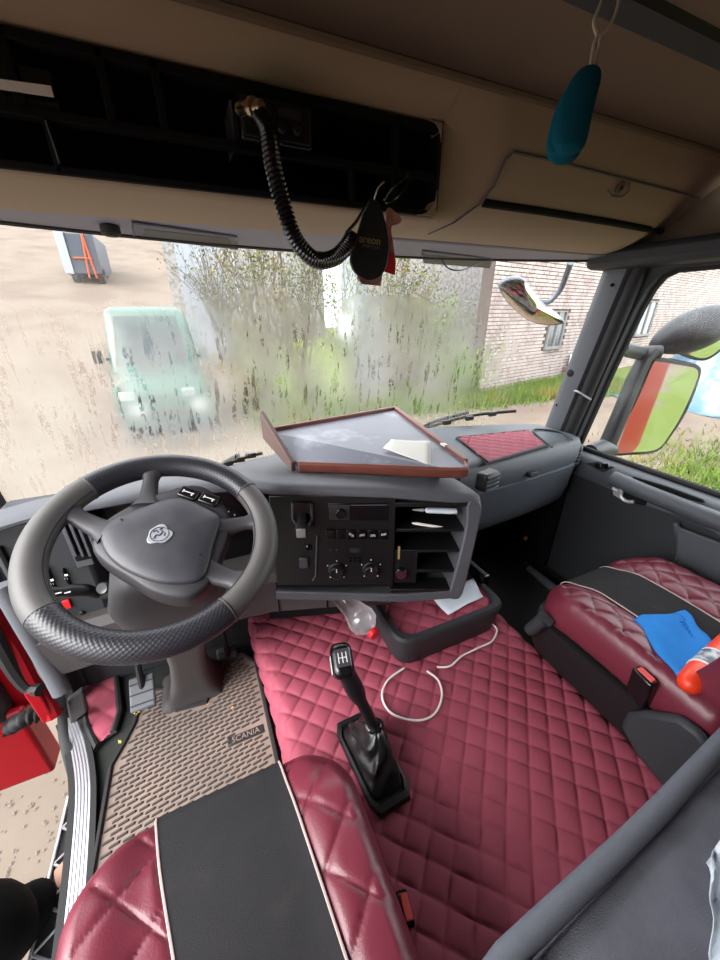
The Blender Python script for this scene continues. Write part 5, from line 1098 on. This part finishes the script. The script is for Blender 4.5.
# door aperture of the body: red post, black seal
ap2 = thing('trim_5', (-.57, 1.05, -.3), 'red door post with black rubber seal at the left edge', 'door post', kind='structure')
e1 = [P(-20, 570, x=-.60), P(0, 628, x=-.60), P(14, 650, x=-.59), P(32, 684, x=-.585), P(45, 698, x=-.575), P(54, 715, x=-.57)]
mb = MB(); mb.tube(smooth_path(e1, 6), .022, 8); obj('painted_post', mb, M['red'], ap2)
e2 = [P(-20, 610, x=-.60), P(0, 648, x=-.60), P(14, 672, x=-.60), P(28, 687, x=-.59), P(40, 690, x=-.56)]
mb = MB(); mb.tube(smooth_path(e2, 6), .017, 8); obj('rubber_seal', mb, M['rubber'], ap2)
mb = MB(); rings = []
for p, w in zip(smooth_path([P(58, 690, z=.20), P(62, 712, z=.10), P(64, 740, z=.03), P(73, 775, z=.0), P(80, 800, z=-.01)], 5), [.022] * 30): rings.append([tuple(np.array(p) + np.array([math.cos(a) * w * .6, math.sin(a) * w * .3, 0])) for a in np.linspace(0, 2 * math.pi, 8, endpoint=False)])
mb.loft(rings, True, True); obj('sill_seal', mb, M['rubber'], ap2)
mb = MB(); mb.prism([P(u, v, x=-.565) for u, v in ((36, 690), (50, 692), (55, 720), (44, 702))], (-.03, 0, 0)); obj('red_lip', mb, M['red'], ap2, bevel=.004)
mb = MB(); mb.prism([P(u, v, y=1.03) for u, v in ((66, 702), (82, 690), (88, 712), (70, 726))], (0, .02, 0)); obj('kick_cover', mb, M['dash2'], ap2, bevel=.006)
# body side below the sill and steps
mb = MB(); mb.box(-.475, -.42, -.2, 1.0, -1.05, -.055); struct('wall_sill', mb, M['doorp'], 'dark body side below the driver door opening', bevel=.01)
def step_(z, y0, y1, label):
    s_ = thing('boarding_step', (-.64, (y0 + y1) / 2, z), label, 'step', 'boarding steps')
    mb = MB(); mb.box(-.685, -.48, y0, y1, z - .02, z); obj('step_frame', mb, M['rubber'], s_, bevel=.004)
    for x in (-.685, -.605): mb = MB(); mb.box(x - .004, x + .004, y0, y1, z, z + .012); obj('tread_rail', mb, M['alu'], s_, bevel=.002)
    n = int((y1 - y0) / .045)
    for k in range(n):
        a, b = y0 + k * (y1 - y0) / n, y0 + (k + 1) * (y1 - y0) / n; x0, x1 = (-.682, -.608) if k % 2 else (-.608, -.682); mb = MB(); mb.tube([(x0, a, z + .006), (x1, b, z + .006)], .004, 6); obj('zigzag_bar', mb, M['alu'], s_)
step_(-.38, .62, 1.06, 'upper boarding step with silver zigzag tread below the sill')
mb = MB(); mb.box(-.74, -.62, .55, 1.06, -.95, -.70); mb2 = mb; struct('trim_6', mb2, M['red'], 'red side skirt below the boarding step', bevel=.01)
# ================================================================== PERSON beside the open door, standing on the ground
pe = thing('person', (-.98, .52, -1.35), 'person in black jacket standing beside the open driver door', 'person')
J = {'pel': (-1.0, .52, -.42), 'sp': (-.96, .54, -.24), 'ch': (-.90, .57, -.10), 'nk': (-.93, .52, .12), 'hd0': (-.95, .51, .24),
     'shL': (-.735, .665, -.15), 'elL': (-.735, .745, -.36), 'wrL': (-.645, .80, -.335), 'shR': (-1.12, .36, .07), 'elR': (-1.16, .32, -.20), 'wrR': (-1.10, .40, -.42),
     'hpL': (-.93, .57, -.50), 'knL': (-.94, .60, -.90), 'anL': (-.96, .56, -1.27), 'toL': (-.84, .62, -1.31), 'hpR': (-1.08, .44, -.50), 'knR': (-1.09, .47, -.90), 'anR': (-1.11, .42, -1.27), 'toR': (-.99, .47, -1.31)}
RAD = {'pel': .14, 'sp': .135, 'ch': .165, 'nk': .06, 'hd0': .05, 'shL': .13, 'elL': .085, 'wrL': .048, 'shR': .085, 'elR': .062, 'wrR': .048, 'hpL': .10, 'knL': .07, 'anL': .055, 'toL': .04, 'hpR': .10, 'knR': .07, 'anR': .055, 'toR': .04}
names = list(J); ED = [('pel', 'sp'), ('sp', 'ch'), ('ch', 'nk'), ('nk', 'hd0'), ('ch', 'shL'), ('shL', 'elL'), ('elL', 'wrL'), ('ch', 'shR'), ('shR', 'elR'), ('elR', 'wrR'), ('pel', 'hpL'), ('hpL', 'knL'), ('knL', 'anL'), ('anL', 'toL'), ('pel', 'hpR'), ('hpR', 'knR'), ('knR', 'anR'), ('anR', 'toR')]
me = bpy.data.meshes.new('body'); b0_ = Vector(pe.location); me.from_pydata([Vector(J[n]) - b0_ for n in names], [(names.index(a), names.index(b)) for a, b in ED], [])
bo = bpy.data.objects.new('body', me); COL.objects.link(bo); bo.parent = pe; WL[bo.name] = b0_; me.materials.append(M['jacket'])
md = bo.modifiers.new('skin', 'SKIN'); md.use_smooth_shade = True
for i, n in enumerate(names): me.skin_vertices[0].data[i].radius = (RAD[n], RAD[n])
me.skin_vertices[0].data[0].use_root = True
md = bo.modifiers.new('sub', 'SUBSURF'); md.levels = 2; md.render_levels = 2
def hand(wr, dirv, nm):
    d = Vector(dirv).normalized(); s_ = d.cross(Vector((0, 0, 1))).normalized(); u = s_.cross(d); w = Vector(wr); rings = []
    for t, a, b in ((0, .026, .022), (.03, .036, .019), (.065, .041, .016), (.088, .038, .013)): rings.append([tuple(w + d * t + s_ * a * math.cos(q) + u * b * math.sin(q)) for q in np.linspace(0, 2 * math.pi, 14, endpoint=False)])
    mb = MB(); mb.loft(rings, True, True)
    for k, L in enumerate((.066, .078, .072, .055)):
        o = w + d * .082 + s_ * (-.029 + k * .0193); mb.tube([o, o + d * L * .45 - u * .006, o + d * L * .75 - u * .024, o + d * L * .8 - u * .044], [.0095, .009, .0085, .006], 8)
    o = w + d * .03 - s_ * .034; mb.tube([o, o + d * .03 - s_ * .022 - u * .006, o + d * .055 - s_ * .024 - u * .02], [.0115, .0105, .007], 8)
    obj(nm, mb, M['skin'], pe, smooth=70)
hand(J['wrL'], (.72, .25, .05), 'hand'); hand(J['wrR'], (.2, .3, -.9), 'hand')
# head with face and hair (outside the picture)
hc = Vector((-.945, .51, .335)); rings = []
for z, a, b in ((-.115, .03, .035), (-.095, .05, .06), (-.06, .066, .08), (-.02, .072, .092), (.03, .075, .098), (.07, .068, .09), (.10, .045, .06), (.115, .012, .015)): rings.append([tuple(hc + Vector((b * math.cos(q), a * math.sin(q), z))) for q in np.linspace(0, 2 * math.pi, 20, endpoint=False)])
mb = MB(); mb.loft(rings, True, True); mb.tube([hc + Vector((.088, 0, .01)), hc + Vector((.112, 0, -.03)), hc + Vector((.085, 0, -.04))], [.008, .014, .01], 8)
for s_ in (-1, 1): mb.tube([hc + Vector((-.005, s_ * .072, .02)), hc + Vector((-.01, s_ * .085, .0)), hc + Vector((-.005, s_ * .073, -.03))], [.01, .014, .009], 8)
obj('head', mb, M['skin'], pe, smooth=70)
for s_ in (-1, 1): mb = MB(); mb.lathe([(.012, 0), (.009, .005), (.003, .007)], hc + Vector((.087, s_ * .03, .005)), (1, 0, 0), 12); obj('eye', mb, M['white'], pe)
mb = MB(); mb.tube([hc + Vector((.075, -.025, -.065)), hc + Vector((.083, 0, -.066)), hc + Vector((.075, .025, -.065))], [.004, .006, .004], 8); obj('mouth', mb, M['redbtn'], pe)
rings = [[tuple(hc + Vector((b * math.cos(q) - .012, a * math.sin(q), z + (.05 if math.cos(q) > .3 and z < .05 else 0)))) for q in np.linspace(0, 2 * math.pi, 20, endpoint=False)] for z, a, b in ((-.06, .071, .086), (0, .078, .098), (.05, .081, .104), (.09, .07, .09), (.12, .04, .05), (.128, .01, .012))]
mb = MB(); mb.loft(rings, True, True); obj('hair', mb, M['hair'], pe, smooth=70)
# ================================================================== OUTSIDE: brick building
bw = thing('brick_building', (13, 10.5, -1.35), 'white brick building with windows beyond the grass on the right', 'building')
ang = math.radians(12); bo_ = np.array([8.3, 9.2, -1.35]); bd = np.array([math.cos(ang), math.sin(ang), 0]); bnr = np.array([math.sin(ang), -math.cos(ang), 0])
def bp(s, z, n=0.): return bo_ + bd * s + bnr * n + np.array([0, 0, z])
LB, HBd = 24., 5.0
wins = [(3.55, 1.35, 1.0, 1.15), (7.2, 1.5, 2.0, 1.5), (11.5, 1.5, 1.6, 1.4)]
mb = MB(); mb.prism([bp(0, 0, -.02), bp(LB, 0, -.02), bp(LB, HBd, -.02), bp(0, HBd, -.02)], tuple(-bnr * .4)); obj('wall', mb, M['mortar'], bw, smooth=0)
mb = MB(); h_, l_ = .088, .26; r_ = 0
Tn = tuple(bnr * .022)
while r_ * (h_ + .024) < HBd - .1:
    z = .02 + r_ * (h_ + .024); s_ = -(r_ % 2) * .13 + .02
    while s_ + l_ < LB:
        a = max(0.01, s_)
        if not any(ws - .05 < s_ + l_ and s_ < ws + ww + .05 and wz - .05 < z + h_ and z < wz + wh + .05 for ws, wz, ww, wh in wins):
            j = rng.uniform(-.004, .004); v = [bp(a, z, -.02), bp(s_ + l_, z, -.02), bp(s_ + l_, z + h_, -.02), bp(a, z + h_, -.02)]; v += [p + bnr * (.03 + j) for p in v]
            mb.add(v, [(4, 5, 6, 7), (0, 1, 5, 4), (1, 2, 6, 5), (2, 3, 7, 6), (3, 0, 4, 7)])
        s_ += l_ + .024
    r_ += 1
obj('bricks', mb, M['brick'], bw, smooth=0, fix=False, kind='stuff')
for ws, wz, ww, wh in wins:
    mb = MB(); T = frame_T(bp(ws, wz, .0), bd, (0, 0, 1)); mb.box(-.03, ww + .03, -.03, 0, -.02, .05, T); mb.box(-.03, ww + .03, wh, wh + .04, -.02, .05, T); mb.box(-.03, .03, 0, wh, -.02, .05, T); mb.box(ww - .03, ww + .03, 0, wh, -.02, .05, T); mb.box(ww / 2 - .025, ww / 2 + .025, 0, wh, -.02, .05, T); wo = obj('window', mb, M['wframe'], bw, smooth=0)
    for k in (0, 1): mb = MB(); mb.box(.03 + k * ww / 2, ww / 2 - .025 + k * ww / 2, .0, wh, -.02, .0, T); obj('pane', mb, M['wpane'], wo, smooth=0)
    mb = MB(); mb.box(-.1, ww + .1, -.09, -.03, -.02, .12, T); obj('sill', mb, M['wframe'], wo, smooth=0)
T = frame_T(bp(6.1, 1.4, .02), bd, (0, 0, 1)); mb = MB(); mb.box(0, .75, 0, 1.1, 0, .03, T); obj('board', mb, M['board'], bw, smooth=0)
# posters / crates on a bench by the wall
for k, (s_, c_) in enumerate(((5.3, 'bluepap'), (5.85, 'tarp'), (6.4, 'bluepap'), (6.9, 'tealcar'))):
    mb = MB(); T = frame_T(bp(s_, .55, .35), bd, (0, 0, 1)); mb.box(0, .5, 0, .45 + .1 * (k % 2), -.2, .0, T); mb.box(.05, .45, .08, .36, .0, .01, T, 1)
    lab = ('pale crate left of the blue one by the brick wall', 'blue crate by the brick wall near the pillar', 'pale crate between the blue and green ones by the brick wall', 'green crate rightmost in the row by the brick wall')[k]
    tag(obj('crate', mb, [M[c_], M['lorry']], None, smooth=0, loc=tuple(bp(s_ + .25, .55, .2))), lab, 'crate', 'crates by the brick wall')
mb = MB(); T = frame_T(bp(5.1, 0, .0), bd, (0, 0, 1)); mb.box(0, 2.5, .47, .55, .05, .5, T); mb.box(.05, .15, 0, .47, .1, .45, T); mb.box(2.35, 2.45, 0, .47, .1, .45, T); tag(obj('bench', mb, M['woodend'], None, smooth=0, loc=tuple(bp(6.3, 0, .2))), 'low wooden bench with crates by the brick wall', 'bench')
# stucco outbuilding and white fence behind the shrubs
mb = MB(); mb.box(5.3, 12.4, 12.9, 13.5, -1.35, 4.4); so = thing('outbuilding', (8.6, 12.9, -1.35), 'grey rough-plastered outbuilding left of the brick building', 'building'); obj('wall', mb, M['stucco'], so, smooth=0)
mb = MB(); mb.prism([(5.1, 12.7, 4.4), (12.6, 12.7, 4.4), (12.6, 13.7, 4.9), (5.1, 13.7, 4.9)], (0, 0, .08)); obj('roof', mb, M['lorry'], so, smooth=0)
def fence(x0, x1, y, z0, z1, label, m_):
    f = thing('fence_panel', ((x0 + x1) / 2, y, z0), label, 'fence', 'white fence panels'); n = int((x1 - x0) / (.22 if x1 - x0 < 3 else .4))
    for k in range(n):
        a = x0 + (x1 - x0) * k / n; mb = MB(); mb.box(a, a + (x1 - x0) / n - (.025 if x1 - x0 < 3 else .008), y, y + .03, z0, z1 - .05 * (k % 2)); obj('board', mb, m_, f, smooth=0)
    for z in (z0 + .4, z1 - .5): mb = MB(); mb.box(x0, x1, y + .03, y + .08, z, z + .08); obj('rail', mb, m_, f, smooth=0)
fence(4.55, 5.4, 11.6, -1.35, 3.4, 'tall white metal fence panel beside the plastered outbuilding', M['fence']); fence(.1, 1.6, 15.5, -.4, 4.6, 'white fence panel behind the teal van and shrubs', M['fence']); fence(-.3, 6, 17.5, .0, 5.4, 'long white fence far behind the shrubs', M['stucco'])
# shrubs
def shrub(h, spread, nst, nleaf, seed, lm):
    r = random.Random(seed); st_ = MB(); lf = MB(); tips = []
    for k in range(nst):
        a = r.uniform(0, 6.28); p = Vector((r.uniform(-.15, .15), r.uniform(-.15, .15), 0)); d = Vector((math.cos(a) * spread * r.uniform(.2, 1), math.sin(a) * spread * r.uniform(.2, 1), h)).normalized(); L = h * r.uniform(.7, 1.05); pts = [p]
        for s in range(7): d = (d + Vector((r.uniform(-.12, .12), r.uniform(-.12, .12), .03))).normalized(); pts.append(pts[-1] + d * L / 7)
        st_.tube(pts, [.028 * (1 - .12 * i) for i in range(8)], 5); tips += pts[2:]
        for b in range(5):
            i = r.randint(2, 6); q = [pts[i]]; e = (d + Vector((r.uniform(-1, 1), r.uniform(-1, 1), r.uniform(-.1, .5)))).normalized()
            for s in range(4): e = (e + Vector((r.uniform(-.2, .2), r.uniform(-.2, .2), .05))).normalized(); q.append(q[-1] + e * L * .08)
            st_.tube(q, [.012, .010, .008, .006, .004], 4); tips += q[1:]
    for k in range(nleaf):
        c = r.choice(tips) + Vector((r.gauss(0, .13), r.gauss(0, .13), r.gauss(0, .13))); s = r.uniform(.03, .07); u = Vector((r.uniform(-1, 1), r.uniform(-1, 1), r.uniform(-1, .4))).normalized(); w = u.cross(Vector((r.uniform(-1, 1), r.uniform(-1, 1), r.uniform(-1, 1)))).normalized()
        lf.add([c, c + u * s + w * s * .45, c + u * s * 2, c + u * s - w * s * .45], [(0, 1, 2, 3)])
    return st_, lf
def make_shrub(loc, h, spread, nst, nleaf, seed, lm, label):
    root = thing('shrub', (0, 0, 0), label, 'shrub', 'shrubs beyond the windscreen'); a, b = shrub(h, spread, nst, nleaf, seed, lm)
    obj('stems', a, M['bark'], root, fix=False); obj('leaves', b, lm, root, smooth=0, fix=False, kind='stuff'); root.location = loc; return root
make_shrub((1.75, 11.2, -1.38), 4.6, 1.3, 14, 1800, 1, M['leaf'], 'tall bare-stemmed shrub with yellow leaves left of centre')
make_shrub((2.75, 10.6, -1.38), 4.8, 1.4, 15, 2000, 2, M['leaf'], 'many-stemmed shrub with yellow leaves in the windscreen centre')
make_shrub((4.1, 10.4, -1.38), 4.1, 1.0, 9, 1100, 3, M['leafg'], 'fresh green shrub in front of the white fence panel')
make_shrub((6.0, 10.8, -1.38), 4.3, 1.0, 10, 3200, 4, M['leaf'], 'dense leafy shrub behind the hanging air fresheners')
make_shrub((7.2, 10.2, -1.38), 2.9, 1.0, 7, 1100, 5, M['leafg'], 'bright green shrub before the plastered outbuilding')
make_shrub((1.25, 9.8, -1.38), 2.4, .9, 8, 1100, 6, M['leaf'], 'low dark shrub right of the teal van')
make_shrub((7.6, 9.0, -1.38), 1.6, .9, 8, 1500, 7, M['leafg'], 'low green shrub at the left end of the brick building')
make_shrub((1.1, 14.7, -.75), 4.4, 1.5, 12, 1100, 8, M['leaf'], 'thin shrub behind the teal van')
# grass
def grass(name, n, fn, label, hmin=.10, hmax=.30):
    v = []; f = []
    for k in range(n):
        x, y = fn(); z = gh(x, y); h = rng.uniform(hmin, hmax); a = rng.uniform(0, 6.28); w = rng.uniform(.012, .026); lx, ly = rng.normal(0, .09, 2); i = len(v)
        v += [(x - math.cos(a) * w, y - math.sin(a) * w, z - .02), (x + math.cos(a) * w, y + math.sin(a) * w, z - .02), (x + lx, y + ly, z + h)]; f.append((i, i + 1, i + 2))
    mb = MB(); mb.add(v, f); tag(obj(name, mb, M['grass'], None, smooth=0, fix=False), label, 'grass', kind='stuff')
def band():
    s = rng.uniform(0, 1); x = 1.2 + 13.5 * s; y = 8.6 - .9 * s + rng.uniform(0, 1) ** 1.3 * 3.2 + (rng.normal(0, .25)); return x, y
grass('grass_bank', 26000, band, 'green grass bank in front of the shrubs and brick wall', .12, .42)
def nearp():
    return 8.0 + rng.normal(0, 1.6), 1.6 + rng.normal(0, 1.1)
grass('grass_patch', 9000, nearp, 'grass patch beside the truck seen through the passenger window', .08, .2)
def rear(): return rng.uniform(2.0, 9), rng.uniform(-18, -.5)
grass('grass_verge', 22000, rear, 'grass verge behind the truck shown in the side mirrors', .08, .2)
# teal van
tv = thing('van', (-.75, 9.6, -1.35), 'teal van parked ahead of the truck behind misted glass', 'van')
vx, vy = -.8, 9.0
def vsec(y, w, z0, z1): return [(vx - w, y, z0), (vx + w, y, z0), (vx + w, y, (z0 + z1) / 2 + .1), (vx + w * .84, y, z1 - .08), (vx + w * .7, y, z1), (vx - w * .7, y, z1), (vx - w * .84, y, z1 - .08), (vx - w, y, (z0 + z1) / 2 + .1)]
mb = MB(); mb.loft([vsec(9.0, .80, -1.05, -.35), vsec(9.06, .9, -1.1, -.1), vsec(9.5, .95, -1.1, .05), vsec(10.1, .95, -1.1, 1.15), vsec(10.3, .95, -1.1, 1.28), vsec(13.2, .95, -1.1, 1.3), vsec(13.4, .9, -1.1, 1.2)], True, True); obj('body', mb, M['tealcar'], tv, bevel=.04, smooth=50)
mb = MB(); mb.prism([(vx - .72, 9.55, .13), (vx + .72, 9.55, .13), (vx + .62, 10.08, 1.08), (vx - .62, 10.08, 1.08)], (0, -.02, .012)); obj('windscreen', mb, M['carglass'], tv)
for s_ in (-1, 1):
    mb = MB(); mb.box(vx + s_ * .6 - .14, vx + s_ * .6 + .14, 8.97, 9.06, -.55, -.35); obj('headlamp', mb, M['silver'], tv, bevel=.03)
    for y in (9.9, 12.4): mb = MB(); mb.lathe([(.1, -.1), (.3, -.1), (.33, -.07), (.33, .07), (.3, .1), (.1, .1)], (vx + s_ * .85, y, -1.02), (1, 0, 0), 24); obj('wheel', mb, M['rubber'], tv)
    mb = MB(); mb.box(vx + s_ * 1.08 - .09, vx + s_ * 1.08 + .09, 9.85, 9.95, .15, .42); mb.box(vx + s_ * .98 - .12, vx + s_ * .98 + .12, 9.88, 9.92, .2, .26); obj('mirror', mb, M['black'], tv, bevel=.015)
mb = MB(); mb.box(vx - .92, vx + .92, 8.9, 9.1, -1.1, -.78); obj('bumper', mb, M['lorry'], tv, bevel=.04); mb = MB(); mb.box(vx - .4, vx + .4, 8.97, 9.05, -.62, -.45); obj('grille', mb, M['black'], tv, bevel=.01)
# far lorry with orange straps
lp = P(85, 268, y=27); lz = gh(lp[0], 27)
lo_ = thing('lorry', (lp[0], 28, lz), 'grey lorry with orange straps parked far off at the upper left', 'lorry')
mb = MB(); mb.box(lp[0] - .55, lp[0] + .75, 27, 31, lz + .5, lz + 2.4); obj('body', mb, M['lorry'], lo_, bevel=.05)
mb = MB(); mb.box(lp[0] - .95, lp[0] - .55, 26.9, 31, lz + .5, lz + 2.5); obj('side_board', mb, M['fence'], lo_)
for a, b in (((.10, .3), (.28, 2.4)), ((.45, .3), (.28, 2.4)), ((-.4, 1.25), (.45, 1.25))):
    mb = MB(); mb.tube([(lp[0] + a[0], 26.95, lz + a[1]), (lp[0] + b[0], 26.95, lz + b[1])], .05, 6); obj('strap', mb, M['orangestrap'], lo_)
for s_ in (-.6, .6): mb = MB(); mb.lathe([(.2, -.15), (.42, -.15), (.45, 0), (.42, .15), (.2, .15)], (lp[0] + s_, 27.6, lz + .43), (1, 0, 0), 20); obj('wheel', mb, M['rubber'], lo_)
# blue tarp heap on the right
tp = thing('tarp_heap', (14.6, 6.0, -1.35), 'heap under a wrinkled pale blue tarpaulin seen past the side mirror', 'tarpaulin')
def tf(u, v):
    r = math.sqrt(u * u + v * v); h = 2.7 * (1 - sstep(.35, 1.0, r)) ; wr = .10 * math.sin(9 * math.atan2(v, u) + 4 * r) * sstep(.2, .6, r) + .05 * math.sin(17 * u + 5 * v)
    return (14.9 + 2.5 * u + wr, 5.8 + 1.9 * v + wr, -1.35 + max(.01, h + wr * .6 * (r < .95)))
mb = MB(); mb.grid(tf, np.linspace(-1, 1, 50), np.linspace(-1, 1, 50)); obj('tarpaulin', mb, M['tarp'], tp, smooth=60)
# loose gravel on the ground beside the open door
mb = MB()
for k in range(900):
    x, y = rng.uniform(-2.2, -.62), rng.uniform(.1, 2.0); z = gh(x, y); r = rng.uniform(.004, .014); a = rng.uniform(0, 6.28)
    pts = [(x + r * math.cos(a + q) * rng.uniform(.7, 1.2), y + r * math.sin(a + q) * rng.uniform(.7, 1.2), z) for q in np.linspace(0, 6.28, 5, endpoint=False)]
    mb.add(pts + [(x, y, z + r * .8)], [(i, (i + 1) % 5, 5) for i in range(5)])
tag(obj('gravel', mb, mat('gravel_stone', (100, 88, 80), .9, var=.4, vscale=60), None, smooth=0, fix=False), 'loose gravel on the ground beside the open driver door', 'gravel', kind='stuff')
